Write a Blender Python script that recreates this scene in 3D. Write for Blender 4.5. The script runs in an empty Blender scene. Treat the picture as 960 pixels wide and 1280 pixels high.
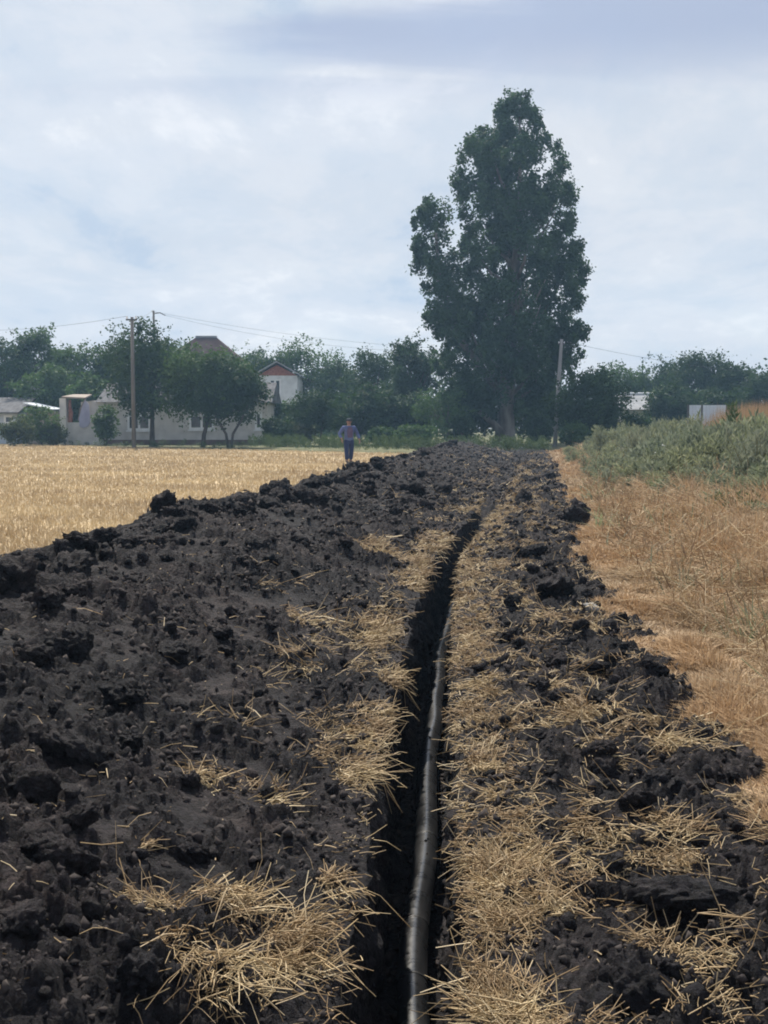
import bpy, math, random
import numpy as np
from mathutils import Vector

random.seed(7)
rng = np.random.default_rng(7)
scene = bpy.context.scene
COL = scene.collection
R = math.radians

# ------------------------------------------------------------------ camera, sky, sun, exposure
F = 1500.0                      # focal length in pixels of a 960 x 1280 frame
CAM = Vector((0.0, 0.0, 1.68))
PITCH = math.atan(114.0 / F)    # looking slightly down
cam_d = bpy.data.cameras.new("camera")
cam_d.sensor_fit = 'VERTICAL'
cam_d.sensor_height = 36.0
cam_d.lens = F / 1280.0 * 36.0
cam_d.clip_start = 0.05
cam_d.clip_end = 2000.0
cam = bpy.data.objects.new("camera", cam_d)
COL.objects.link(cam)
cam.location = CAM
cam.rotation_euler = (math.pi / 2 - PITCH, 0, 0)
scene.camera = cam

SUN_AZ = R(-13)      # from +Y towards +X
SUN_EL = R(50)
sun_vec = Vector((math.cos(SUN_EL) * math.sin(SUN_AZ), math.cos(SUN_EL) * math.cos(SUN_AZ), math.sin(SUN_EL)))
sun_d = bpy.data.lights.new("sun", 'SUN')
sun_d.energy = 5.0
sun_d.angle = R(0.8)
sun_d.color = (1.0, 0.93, 0.82)
sun = bpy.data.objects.new("sun", sun_d)
COL.objects.link(sun)
sun.rotation_euler = (-sun_vec).to_track_quat('-Z', 'Y').to_euler()
sun.location = (0, 0, 60)

world = bpy.data.worlds.new("World")
scene.world = world
world.use_nodes = True


STREAK_X, STREAK_Y = 0.4, 0.7


def build_world():
    nt = world.node_tree
    nt.nodes.clear()
    N, L = nt.nodes.new, nt.links.new
    out = N('ShaderNodeOutputWorld')
    sky = N('ShaderNodeTexSky')
    sky.sky_type = 'NISHITA'
    sky.sun_disc = False
    sky.sun_elevation = SUN_EL
    sky.sun_rotation = SUN_AZ
    sky.air_density = 1.0
    sky.dust_density = 0.6
    bg = N('ShaderNodeBackground')
    bg.inputs['Strength'].default_value = 0.085
    L(sky.outputs[0], bg.inputs['Color'])
    # clouds: a flat layer seen in perspective (direction divided by height)
    tc = N('ShaderNodeTexCoord')
    sep = N('ShaderNodeSeparateXYZ')
    L(tc.outputs['Generated'], sep.inputs[0])
    den = N('ShaderNodeMath'); den.operation = 'ADD'; den.inputs[1].default_value = 0.22
    ab = N('ShaderNodeMath'); ab.operation = 'ABSOLUTE'
    L(sep.outputs['Z'], ab.inputs[0]); L(ab.outputs[0], den.inputs[0])
    dx = N('ShaderNodeMath'); dx.operation = 'DIVIDE'
    dy = N('ShaderNodeMath'); dy.operation = 'DIVIDE'
    L(sep.outputs['X'], dx.inputs[0]); L(den.outputs[0], dx.inputs[1])
    L(sep.outputs['Y'], dy.inputs[0]); L(den.outputs[0], dy.inputs[1])
    cmb = N('ShaderNodeCombineXYZ')
    L(dx.outputs[0], cmb.inputs[0]); L(dy.outputs[0], cmb.inputs[1])

    def noise(scale, detail, rough, off, sx=1.0, sy=1.0, dist=0.0):
        mp = N('ShaderNodeMapping')
        mp.inputs['Location'].default_value = off
        mp.inputs['Scale'].default_value = (sx, sy, 1)
        L(cmb.outputs[0], mp.inputs[0])
        n = N('ShaderNodeTexNoise')
        n.inputs['Scale'].default_value = scale
        n.inputs['Detail'].default_value = detail
        n.inputs['Roughness'].default_value = rough
        n.inputs['Distortion'].default_value = dist
        L(mp.outputs[0], n.inputs['Vector'])
        return n.outputs['Fac']

    def ramp(src, stops):
        r = N('ShaderNodeValToRGB')
        r.color_ramp.interpolation = 'EASE'
        e = r.color_ramp.elements
        e[0].position, e[0].color = stops[0]
        e[1].position, e[1].color = stops[-1]
        for p, c in stops[1:-1]:
            q = e.new(p); q.color = c
        L(src, r.inputs[0])
        return r.outputs[0]

    G = lambda v: (v, v, v, 1)
    cover = ramp(noise(1.0, 7, 0.55, (3.1, 1.7, 0), 0.9, 1.0, 0.3), [(0.36, G(0.90)), (0.56, G(0.99))])
    body = ramp(noise(3.0, 10, 0.65, (9.4, 5.2, 0), 0.85, 0.62, 0.25),
                [(0.32, (0.355, 0.415, 0.50, 1)), (0.45, (0.445, 0.48, 0.53, 1)), (0.56, (0.495, 0.515, 0.55, 1)), (0.68, (0.59, 0.595, 0.61, 1))])
    # long grey stratus streaks
    streak = ramp(noise(1.0, 6, 0.5, (STREAK_X, STREAK_Y, 0), 0.55, 2.8, 0.5), [(0.42, G(0.0)), (0.56, G(0.9))])
    mc = N('ShaderNodeMix'); mc.data_type = 'RGBA'
    hi = N('ShaderNodeMapRange'); hi.interpolation_type = 'SMOOTHSTEP'
    hi.inputs['From Min'].default_value = 0.235; hi.inputs['From Max'].default_value = 0.30
    hi.inputs['To Min'].default_value = 0.06
    L(sep.outputs['Z'], hi.inputs[0])
    sm = N('ShaderNodeMath'); sm.operation = 'MULTIPLY'
    L(streak, sm.inputs[0]); L(hi.outputs[0], sm.inputs[1])
    L(sm.outputs[0], mc.inputs[0]); L(body, mc.inputs[6])
    mc.inputs[7].default_value = (0.28, 0.325, 0.435, 1)
    shade = mc.outputs[2]
    cb = N('ShaderNodeBackground')
    cb.inputs['Strength'].default_value = 1.0
    L(shade, cb.inputs['Color'])
    mix = N('ShaderNodeMixShader')
    L(cover, mix.inputs[0]); L(bg.outputs[0], mix.inputs[1]); L(cb.outputs[0], mix.inputs[2])
    L(mix.outputs[0], out.inputs['Surface'])


build_world()
scene.view_settings.view_transform = 'Standard'
scene.view_settings.look = 'None'
scene.view_settings.gamma = 1.0
scene.view_settings.use_curve_mapping = False
scene.view_settings.exposure = 0.62
scene.render.engine = 'CYCLES'
scene.cycles.use_denoising = True
scene.cycles.filter_width = 1.9
scene.cycles.max_bounces = 4
scene.cycles.diffuse_bounces = 2
scene.cycles.glossy_bounces = 2
scene.cycles.transmission_bounces = 3
scene.cycles.volume_bounces = 0
scene.cycles.transparent_max_bounces = 4

# ------------------------------------------------------------------ numeric helpers


def _hash(ix, iy, seed):
    h = (ix.astype(np.int64) * 374761393 + iy.astype(np.int64) * 668265263 + seed * 1442695041) & 0xFFFFFFFF
    h = ((h ^ (h >> 13)) * 1274126177) & 0xFFFFFFFF
    h = h ^ (h >> 16)
    return (h & 0xFFFFFF) / float(0x1000000)


def perlin(x, y, seed=0):
    ix, iy = np.floor(x), np.floor(y)
    fx, fy = x - ix, y - iy
    ux, uy = fx * fx * fx * (fx * (fx * 6 - 15) + 10), fy * fy * fy * (fy * (fy * 6 - 15) + 10)

    def g(ox, oy):
        a = _hash(ix + ox, iy + oy, seed) * 2 * math.pi
        return np.cos(a) * (fx - ox) + np.sin(a) * (fy - oy)
    a = g(0, 0) + ux * (g(1, 0) - g(0, 0))
    b = g(0, 1) + ux * (g(1, 1) - g(0, 1))
    return (a + uy * (b - a)) * 1.4


def fbm(x, y, seed=0, octv=4, gain=0.5):
    s, a, f = 0, 1.0, 1.0
    for o in range(octv):
        s = s + a * perlin(x * f, y * f, seed + o * 17)
        a *= gain; f *= 2.03
    return s


def lumps(x, y, seed=0):
    """Rounded, slightly broken lumps piled on a plane, 0..1."""
    ix, iy = np.floor(x), np.floor(y)
    best = np.zeros_like(x)
    for ox in (-1, 0, 1):
        for oy in (-1, 0, 1):
            cx, cy = ix + ox, iy + oy
            px = cx + _hash(cx, cy, seed); py = cy + _hash(cx, cy, seed + 1)
            r = 0.28 + 0.55 * _hash(cx, cy, seed + 2)
            h = 0.25 + 0.75 * _hash(cx, cy, seed + 3)
            an = _hash(cx, cy, seed + 4) * 6.283
            dx, dy = x - px, y - py
            e = 0.65 + 0.35 * np.cos(2 * (np.arctan2(dy, dx) - an))
            d2 = (dx * dx + dy * dy) / (r * r * e)
            best = np.maximum(best, h * r * 1.2 * np.sqrt(np.clip(1 - d2, 0, 1)) ** 1.3)
    return best


def smooth(t):
    t = np.clip(t, 0, 1)
    return t * t * (3 - 2 * t)


def unit(v):
    return v / np.maximum(np.linalg.norm(v, axis=-1, keepdims=True), 1e-9)


# ------------------------------------------------------------------ object helpers


def np_mesh(name, verts, faces, smooth_shade=False):
    verts = np.ascontiguousarray(verts, dtype=np.float32)
    faces = np.ascontiguousarray(faces, dtype=np.int32)
    me = bpy.data.meshes.new(name)
    n, k = faces.shape
    me.vertices.add(len(verts)); me.vertices.foreach_set('co', verts.ravel())
    me.loops.add(n * k); me.loops.foreach_set('vertex_index', faces.ravel())
    me.polygons.add(n)
    me.polygons.foreach_set('loop_start', np.arange(0, n * k, k, dtype=np.int32))
    me.polygons.foreach_set('loop_total', np.full(n, k, dtype=np.int32))
    if smooth_shade:
        me.polygons.foreach_set('use_smooth', np.ones(n, dtype=bool))
    me.update(calc_edges=True)
    return me


def link(name, me, mat=None, parent=None):
    o = bpy.data.objects.new(name, me)
    COL.objects.link(o)
    if mat is not None and me is not None and len(me.materials) == 0:
        me.materials.append(mat)
    if parent is not None:
        o.parent = parent
    return o


def tag(o, label=None, cat=None, group=None, kind=None):
    if label: o['label'] = label
    if cat: o['category'] = cat
    if group: o['group'] = group
    if kind: o['kind'] = kind
    return o


def empty(name, loc, rz=0.0):
    o = bpy.data.objects.new(name, None)
    COL.objects.link(o)
    o.location = loc
    o.rotation_euler = (0, 0, rz)
    o.empty_display_size = 0.3
    return o


class MB:
    """Collects quads / tris of boxes, prisms and tubes for one mesh."""

    def __init__(self):
        self.v, self.f = [], []

    def poly(self, pts, faces):
        b = len(self.v)
        self.v += [tuple(p) for p in pts]
        self.f += [tuple(i + b for i in f) for f in faces]
        return self

    def box(self, x0, x1, y0, y1, z0, z1, jit=0.0):
        p = [(x0, y0, z0), (x1, y0, z0), (x1, y1, z0), (x0, y1, z0), (x0, y0, z1), (x1, y0, z1), (x1, y1, z1), (x0, y1, z1)]
        if jit:
            p = [(a + random.uniform(-jit, jit), b + random.uniform(-jit, jit), c + random.uniform(-jit, jit)) for a, b, c in p]
        return self.poly(p, [(0, 3, 2, 1), (4, 5, 6, 7), (0, 1, 5, 4), (1, 2, 6, 5), (2, 3, 7, 6), (3, 0, 4, 7)])

    def prism(self, outline, y0, y1):
        """outline in x,z extruded along y"""
        n = len(outline)
        p = [(x, y0, z) for x, z in outline] + [(x, y1, z) for x, z in outline]
        f = [tuple(range(n))[::1], tuple(range(2 * n - 1, n - 1, -1))]
        f += [(i, i + n, (i + 1) % n + n, (i + 1) % n) for i in range(n)]
        return self.poly(p, f)

    def tube(self, pts, radii, n=8, cap=True):
        b = len(self.v)
        pts = [Vector(p) for p in pts]
        ref = Vector((0.31, 0.17, 0.93))
        for i, p in enumerate(pts):
            t = (pts[min(i + 1, len(pts) - 1)] - pts[max(i - 1, 0)]).normalized()
            a = t.cross(ref)
            if a.length < 0.05:
                a = t.cross(Vector((1, 0, 0)))
            a.normalize(); c = t.cross(a)
            for k in range(n):
                w = 2 * math.pi * k / n
                self.v.append(tuple(p + (a * math.cos(w) + c * math.sin(w)) * radii[i]))
        for i in range(len(pts) - 1):
            for k in range(n):
                self.f.append((b + i * n + k, b + i * n + (k + 1) % n, b + (i + 1) * n + (k + 1) % n, b + (i + 1) * n + k))
        if cap:
            self.f.append(tuple(b + k for k in range(n))[::-1])
            self.f.append(tuple(b + (len(pts) - 1) * n + k for k in range(n)))
        return self

    def build(self, name, mat, parent=None, smooth_shade=False):
        me = bpy.data.meshes.new(name)
        me.from_pydata(self.v, [], self.f)
        if smooth_shade:
            me.polygons.foreach_set('use_smooth', [True] * len(me.polygons))
        me.update()
        return link(name, me, mat, parent)


def ray(px, py):
    cx, cy = (px - 480) / F, -(py - 640) / F
    c, s = math.cos(PITCH), math.sin(PITCH)
    return Vector((cx, c + cy * s, -s + cy * c))


def at(px, py, Y):
    d = ray(px, py)
    return CAM + d * (Y / d.y)


# ------------------------------------------------------------------ materials


def new_mat(name):
    m = bpy.data.materials.new(name)
    m.use_nodes = True
    nt = m.node_tree
    b = nt.nodes['Principled BSDF']
    return m, nt, b


def mat_noise(name, c0, c1, scale=5.0, rough=0.85, bump=0.0, bump_scale=30.0, detail=5, spec=0.3, metallic=0.0, stretch=(1, 1, 1), lo=0.35, hi=0.65):
    m, nt, b = new_mat(name)
    N, L = nt.nodes.new, nt.links.new
    tc = N('ShaderNodeTexCoord')
    mp = N('ShaderNodeMapping'); mp.inputs['Scale'].default_value = stretch
    L(tc.outputs['Object'], mp.inputs[0])
    n = N('ShaderNodeTexNoise')
    n.inputs['Scale'].default_value = scale; n.inputs['Detail'].default_value = detail
    L(mp.outputs[0], n.inputs['Vector'])
    r = N('ShaderNodeValToRGB')
    r.color_ramp.elements[0].position = lo; r.color_ramp.elements[0].color = (*c0, 1)
    r.color_ramp.elements[1].position = hi; r.color_ramp.elements[1].color = (*c1, 1)
    L(n.outputs['Fac'], r.inputs[0]); L(r.outputs[0], b.inputs['Base Color'])
    b.inputs['Roughness'].default_value = rough
    b.inputs['Specular IOR Level'].default_value = spec
    b.inputs['Metallic'].default_value = metallic
    if bump:
        n2 = N('ShaderNodeTexNoise')
        n2.inputs['Scale'].default_value = bump_scale; n2.inputs['Detail'].default_value = 6
        L(mp.outputs[0], n2.inputs['Vector'])
        bp = N('ShaderNodeBump'); bp.inputs['Strength'].default_value = bump; bp.inputs['Distance'].default_value = 0.02
        L(n2.outputs['Fac'], bp.inputs['Height']); L(bp.outputs[0], b.inputs['Normal'])
    return m


def mat_island(name, stops, rough=0.7, spec=0.2, transl=0.0, transl_col=None, patch=None):
    """Colour differs from blade to blade / leaf to leaf (random per mesh island)."""
    m, nt, b = new_mat(name)
    N, L = nt.nodes.new, nt.links.new
    g = N('ShaderNodeNewGeometry')
    r = N('ShaderNodeValToRGB')
    e = r.color_ramp.elements
    e[0].position, e[0].color = 0.0, (*stops[0], 1)
    e[1].position, e[1].color = 1.0, (*stops[-1], 1)
    for i, c in enumerate(stops[1:-1]):
        q = e.new((i + 1) / (len(stops) - 1)); q.color = (*c, 1)
    L(g.outputs['Random Per Island'], r.inputs[0])
    col = r.outputs[0]
    if patch:
        tc = N('ShaderNodeTexCoord')
        n = N('ShaderNodeTexNoise'); n.inputs['Scale'].default_value = patch[0]; n.inputs['Detail'].default_value = 3
        L(tc.outputs['Object'], n.inputs['Vector'])
        r2 = N('ShaderNodeValToRGB')
        r2.color_ramp.elements[0].position = 0.4; r2.color_ramp.elements[0].color = (*patch[1], 1)
        r2.color_ramp.elements[1].position = 0.62; r2.color_ramp.elements[1].color = (*patch[2], 1)
        L(n.outputs['Fac'], r2.inputs[0])
        mx = N('ShaderNodeMix'); mx.data_type = 'RGBA'; mx.blend_type = 'MULTIPLY'
        mx.inputs[0].default_value = 1.0
        L(col, mx.inputs[6]); L(r2.outputs[0], mx.inputs[7])
        col = mx.outputs[2]
    L(col, b.inputs['Base Color'])
    b.inputs['Roughness'].default_value = rough
    b.inputs['Specular IOR Level'].default_value = spec
    if transl:
        t = N('ShaderNodeBsdfTranslucent')
        if transl_col:
            t.inputs['Color'].default_value = (*transl_col, 1)
        else:
            L(col, t.inputs['Color'])
        ms = N('ShaderNodeMixShader'); ms.inputs[0].default_value = transl
        L(b.outputs[0], ms.inputs[1]); L(t.outputs[0], ms.inputs[2])
        L(ms.outputs[0], nt.nodes['Material Output'].inputs['Surface'])
    return m


def soil_material():
    m, nt, b = new_mat('dark_soil')
    N, L = nt.nodes.new, nt.links.new
    tc = N('ShaderNodeTexCoord')
    g = N('ShaderNodeNewGeometry')

    def noise(scale, detail, rough=0.6):
        n = N('ShaderNodeTexNoise')
        n.inputs['Scale'].default_value = scale; n.inputs['Detail'].default_value = detail
        n.inputs['Roughness'].default_value = rough
        L(g.outputs['Position'], n.inputs['Vector'])
        return n.outputs['Fac']
    r = N('ShaderNodeValToRGB')
    e = r.color_ramp.elements
    e[0].position, e[0].color = 0.34, (0.0115, 0.0108, 0.0145, 1)
    e[1].position, e[1].color = 0.72, (0.062, 0.052, 0.050, 1)
    q = e.new(0.52); q.color = (0.026, 0.0237, 0.0275, 1)
    L(noise(2.6, 8, 0.7), r.inputs[0])
    r3 = N('ShaderNodeValToRGB')
    r3.color_ramp.elements[0].position = 0.42; r3.color_ramp.elements[0].color = (0.72, 0.74, 0.80, 1)
    r3.color_ramp.elements[1].position = 0.64; r3.color_ramp.elements[1].color = (1.6, 1.42, 1.32, 1)
    L(noise(0.75, 5, 0.6), r3.inputs[0])
    mm = N('ShaderNodeMix'); mm.data_type = 'RGBA'; mm.blend_type = 'MULTIPLY'; mm.inputs[0].default_value = 1.0
    L(r.outputs[0], mm.inputs[6]); L(r3.outputs[0], mm.inputs[7])
    # dried paler crumbs
    r2 = N('ShaderNodeValToRGB')
    r2.color_ramp.elements[0].position = 0.56; r2.color_ramp.elements[0].color = (0, 0, 0, 1)
    r2.color_ramp.elements[1].position = 0.72; r2.color_ramp.elements[1].color = (1, 1, 1, 1)
    L(noise(38, 4, 0.6), r2.inputs[0])
    mx = N('ShaderNodeMix'); mx.data_type = 'RGBA'
    mx.inputs[7].default_value = (0.095, 0.08, 0.072, 1)
    ml = N('ShaderNodeMath'); ml.operation = 'MULTIPLY'; ml.inputs[1].default_value = 0.5
    L(r2.outputs[0], ml.inputs[0]); L(ml.outputs[0], mx.inputs[0])
    L(mm.outputs[2], mx.inputs[6])
    b.inputs['Roughness'].default_value = 0.9
    b.inputs['Specular IOR Level'].default_value = 0.25
    # crumb structure: every small aggregate has its own tone and its own dome
    def cells(scale):
        v = N('ShaderNodeTexVoronoi'); v.inputs['Scale'].default_value = scale
        n = N('ShaderNodeTexNoise'); n.inputs['Scale'].default_value = scale * 0.8; n.inputs['Detail'].default_value = 2
        L(g.outputs['Position'], n.inputs['Vector'])
        ad = N('ShaderNodeVectorMath'); ad.operation = 'MULTIPLY_ADD'
        ad.inputs[1].default_value = (0.9 / scale,) * 3
        L(n.outputs['Color'], ad.inputs[0]); L(g.outputs['Position'], ad.inputs[2])
        L(ad.outputs[0], v.inputs['Vector'])
        return v
    v1, v2 = cells(42), cells(110)
    sp = N('ShaderNodeSeparateColor'); L(v1.outputs['Color'], sp.inputs[0])
    mr = N('ShaderNodeMapRange'); mr.inputs['To Min'].default_value = 0.36; mr.inputs['To Max'].default_value = 1.25
    L(sp.outputs[0], mr.inputs[0])
    vm = N('ShaderNodeVectorMath'); vm.operation = 'SCALE'
    L(mx.outputs[2], vm.inputs[0]); L(mr.outputs[0], vm.inputs[3])
    L(vm.outputs[0], b.inputs['Base Color'])
    h1 = N('ShaderNodeMath'); h1.operation = 'MULTIPLY'; h1.inputs[1].default_value = 0.35
    L(v2.outputs['Distance'], h1.inputs[0])
    h2 = N('ShaderNodeMath'); h2.operation = 'ADD'
    L(v1.outputs['Distance'], h2.inputs[0]); L(h1.outputs[0], h2.inputs[1])
    b1 = N('ShaderNodeBump'); b1.invert = True; b1.inputs['Strength'].default_value = 1.0; b1.inputs['Distance'].default_value = 0.03
    L(h2.outputs[0], b1.inputs['Height'])
    bp = N('ShaderNodeBump'); bp.inputs['Strength'].default_value = 1.0; bp.inputs['Distance'].default_value = 0.05
    L(noise(14, 10, 0.75), bp.inputs['Height'])
    L(b1.outputs[0], bp.inputs['Normal'])
    L(bp.outputs[0], b.inputs['Normal'])
    return m


M = {}
M['soil'] = soil_material()
M['crumb'] = mat_island('soil_crumb', [(0.013, 0.0115, 0.013), (0.034, 0.029, 0.029), (0.05, 0.042, 0.04), (0.022, 0.019, 0.021), (0.062, 0.053, 0.049), (0.036, 0.031, 0.03)], rough=0.95, spec=0.15)
M['straw'] = mat_island('straw', [(0.24, 0.175, 0.10), (0.47, 0.365, 0.21), (0.57, 0.46, 0.28), (0.34, 0.245, 0.135), (0.50, 0.37, 0.205), (0.72, 0.62, 0.43), (0.40, 0.30, 0.17), (0.62, 0.505, 0.315)], rough=0.6, spec=0.25, transl=0.18, patch=(2.6, (0.66, 0.58, 0.52), (1.08, 1.06, 1.02)))
M['stubble'] = mat_island('stubble', [(0.42, 0.32, 0.185), (0.50, 0.39, 0.235), (0.58, 0.47, 0.30), (0.46, 0.35, 0.205)], rough=0.7, transl=0.2, patch=(0.30, (0.74, 0.71, 0.69), (1.0, 1.0, 0.98)))
M['field'] = mat_noise('stubble_ground', (0.31, 0.23, 0.13), (0.48, 0.375, 0.225), scale=0.5, rough=0.95, bump=0.6, bump_scale=14, detail=10, stretch=(0.35, 1.0, 1))
M['verge'] = mat_noise('thatch_ground', (0.10, 0.07, 0.045), (0.27, 0.195, 0.125), scale=3.5, rough=0.95, bump=0.8, bump_scale=22, detail=9)
M['yard'] = mat_noise('yard_ground', (0.06, 0.075, 0.025), (0.14, 0.13, 0.06), scale=0.9, rough=0.95, bump=0.5, bump_scale=8, detail=8)
M['drygrass'] = mat_island('dry_grass', [(0.27, 0.19, 0.115), (0.46, 0.345, 0.22), (0.37, 0.27, 0.17), (0.56, 0.44, 0.30), (0.22, 0.15, 0.095)], rough=0.7, transl=0.25, patch=(0.45, (1.0, 0.89, 0.76), (1.06, 1.06, 1.05)))
M['reed'] = mat_island('dry_reed', [(0.30, 0.20, 0.115), (0.42, 0.295, 0.175), (0.36, 0.245, 0.145)], rough=0.7, transl=0.25)
M['weed'] = mat_island('weed_leaf', [(0.12, 0.145, 0.085), (0.20, 0.225, 0.14), (0.16, 0.185, 0.125), (0.27, 0.285, 0.20)], rough=0.8, transl=0.4, patch=(0.5, (0.85, 0.88, 0.92), (1.12, 1.08, 0.95)))
M['weed_grey'] = mat_island('wormwood_leaf', [(0.17, 0.19, 0.13), (0.24, 0.255, 0.18), (0.20, 0.22, 0.16)], rough=0.8, transl=0.25)
M['weed_dark'] = mat_island('thistle_leaf', [(0.06, 0.095, 0.035), (0.10, 0.14, 0.06)], rough=0.7, transl=0.25)
M['flower'] = mat_noise('white_flower', (0.6, 0.6, 0.55), (0.8, 0.8, 0.74), scale=30)
M['stem'] = mat_noise('weed_stem', (0.16, 0.15, 0.07), (0.24, 0.22, 0.11), scale=10)
M['bark'] = mat_noise('bark', (0.05, 0.042, 0.035), (0.13, 0.11, 0.095), scale=4, rough=0.95, bump=0.8, bump_scale=10, stretch=(1, 1, 0.25))
M['bark_pale'] = mat_noise('pale_bark', (0.09, 0.08, 0.072), (0.22, 0.20, 0.18), scale=2.2, rough=0.9, bump=0.8, bump_scale=6, stretch=(1, 1, 0.3))


def leaf_mat(name, base, var=0.3, transl=0.25):
    lo = tuple(c * (1 - var) for c in base); hi = tuple(c * (1 + var) for c in base)
    return mat_island(name, [lo, base, hi], rough=0.7, spec=0.1, transl=transl, transl_col=(base[0] * 1.2, base[1] * 1.35, base[2] * 0.9), patch=(0.4, (0.62, 0.68, 0.76), (1.2, 1.15, 1.0)))


LEAF = {
    'poplar': leaf_mat('poplar_leaf', (0.049, 0.087, 0.045), 0.2, 0.25),
    'dark': leaf_mat('dark_leaf', (0.043, 0.075, 0.033), 0.18, 0.2),
    'mid': leaf_mat('mid_leaf', (0.068, 0.115, 0.044), 0.18, 0.25),
    'light': leaf_mat('light_leaf', (0.085, 0.13, 0.048), 0.18, 0.3),
    'olive': leaf_mat('olive_leaf', (0.085, 0.105, 0.055), 0.3, 0.25),
}
M['wood_pole'] = mat_noise('weathered_pole', (0.12, 0.11, 0.10), (0.20, 0.185, 0.17), scale=3, rough=0.9, stretch=(1, 1, 0.1))
M['concrete'] = mat_noise('concrete_pole', (0.20, 0.195, 0.19), (0.30, 0.29, 0.28), scale=2.5, rough=0.9, stretch=(1, 1, 0.3))
M['wire'] = mat_noise('wire', (0.06, 0.06, 0.065), (0.09, 0.09, 0.095), scale=2, rough=0.6)
M['brick_pale'] = mat_noise('pale_brick', (0.50, 0.48, 0.46), (0.63, 0.605, 0.58), scale=1.6, rough=0.9, bump=0.4, bump_scale=12, detail=8)
M['plaster_blue'] = mat_noise('blue_white_plaster', (0.42, 0.46, 0.52), (0.56, 0.60, 0.66), scale=1.5, rough=0.9)
M['plaster_white'] = mat_noise('white_plaster', (0.62, 0.63, 0.64), (0.78, 0.79, 0.80), scale=1.5, rough=0.85)
M['plinth'] = mat_noise('plinth', (0.10, 0.065, 0.055), (0.18, 0.12, 0.10), scale=2, rough=0.95)
M['slate'] = mat_noise('slate_roof', (0.10, 0.10, 0.105), (0.17, 0.17, 0.175), scale=2, rough=1.0, spec=0.03, stretch=(3, 0.6, 1))
M['roof_brown'] = mat_noise('brown_roof', (0.05, 0.032, 0.03), (0.08, 0.052, 0.05), scale=1.5, rough=1.0, spec=0.03)
M['roof_metal'] = mat_noise('grey_metal_roof', (0.24, 0.25, 0.265), (0.34, 0.35, 0.365), scale=1.2, rough=0.9, spec=0.1)
M['brick_red'] = mat_noise('red_brick', (0.26, 0.10, 0.075), (0.40, 0.17, 0.12), scale=6, rough=0.9, bump=0.4)
M['white'] = mat_noise('white_frame', (0.72, 0.73, 0.74), (0.82, 0.83, 0.84), scale=3, rough=0.6)
M['glass'] = mat_noise('window_glass', (0.015, 0.02, 0.025), (0.04, 0.05, 0.06), scale=1.2, rough=0.12, spec=0.6)
M['fence_sheet'] = mat_noise('fence_sheet', (0.50, 0.54, 0.62), (0.60, 0.64, 0.72), scale=1.0, rough=0.55)
M['tarp'] = mat_noise('lilac_tarp', (0.30, 0.30, 0.42), (0.40, 0.40, 0.52), scale=2, rough=0.8)
M['timber'] = mat_noise('grey_timber', (0.22, 0.18, 0.15), (0.34, 0.29, 0.25), scale=2, rough=0.9, stretch=(0.3, 3, 3))
M['stone'] = mat_noise('pale_stone', (0.20, 0.195, 0.185), (0.32, 0.31, 0.30), scale=9, rough=0.9, bump=0.5)


def pipe_material():
    m, nt, b = new_mat('black_polyethylene')
    N, L = nt.nodes.new, nt.links.new
    g = N('ShaderNodeNewGeometry')
    n = N('ShaderNodeTexNoise'); n.inputs['Scale'].default_value = 9; n.inputs['Detail'].default_value = 7
    L(g.outputs['Position'], n.inputs['Vector'])
    r = N('ShaderNodeValToRGB')
    r.color_ramp.elements[0].position = 0.45; r.color_ramp.elements[0].color = (0.012, 0.0125, 0.014, 1)
    r.color_ramp.elements[1].position = 0.75; r.color_ramp.elements[1].color = (0.02, 0.02, 0.021, 1)
    L(n.outputs['Fac'], r.inputs[0]); L(r.outputs[0], b.inputs['Base Color'])
    mr = N('ShaderNodeMapRange')
    mr.inputs['To Min'].default_value = 0.24; mr.inputs['To Max'].default_value = 0.32
    L(n.outputs['Fac'], mr.inputs[0]); L(mr.outputs[0], b.inputs['Roughness'])
    b.inputs['Specular IOR Level'].default_value = 0.8
    n2 = N('ShaderNodeTexNoise'); n2.inputs['Scale'].default_value = 5; n2.inputs['Detail'].default_value = 1
    L(g.outputs['Position'], n2.inputs['Vector'])
    bp = N('ShaderNodeBump'); bp.inputs['Strength'].default_value = 0.06; bp.inputs['Distance'].default_value = 0.01
    L(n2.outputs['Fac'], bp.inputs['Height']); L(bp.outputs[0], b.inputs['Normal'])
    return m


M['pipe'] = pipe_material()
M['bead'] = mat_noise('weld_bead', (0.012, 0.012, 0.013), (0.03, 0.03, 0.03), scale=20, rough=0.5)

# ------------------------------------------------------------------ terrain: dug earth with trench
_cy = np.array([-12, 0, 3.3, 6.7, 10.8, 14.0, 16.4, 19.5, 30, 50, 74, 120.0])
_cx = np.array([-0.60, -0.07, 0.067, 0.21, 0.47, 0.71, 1.02, 1.52, 2.95, 5.35, 8.4, 14.0])
_fy = np.linspace(-12, 120, 2641)
_fx = np.interp(_fy, _cy, _cx)
_k = np.hanning(61); _k /= _k.sum()
_fxs = np.convolve(np.pad(_fx, 30, mode='reflect', reflect_type='odd'), _k, mode='valid')


def cline(Y):
    return np.interp(Y, _fy, _fxs)


END = 73.0


def half_l(Y): return 0.195 + 0.035 * perlin(Y * 1.3, Y * 0 + 3.3, 51) + 0.02 * perlin(Y * 4.1, Y * 0 + 1.3, 52)
def half_r(Y): return 0.195 + 0.03 * perlin(Y * 1.5, Y * 0 + 8.3, 53) + 0.02 * perlin(Y * 4.7, Y * 0 + 2.3, 54)


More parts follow.
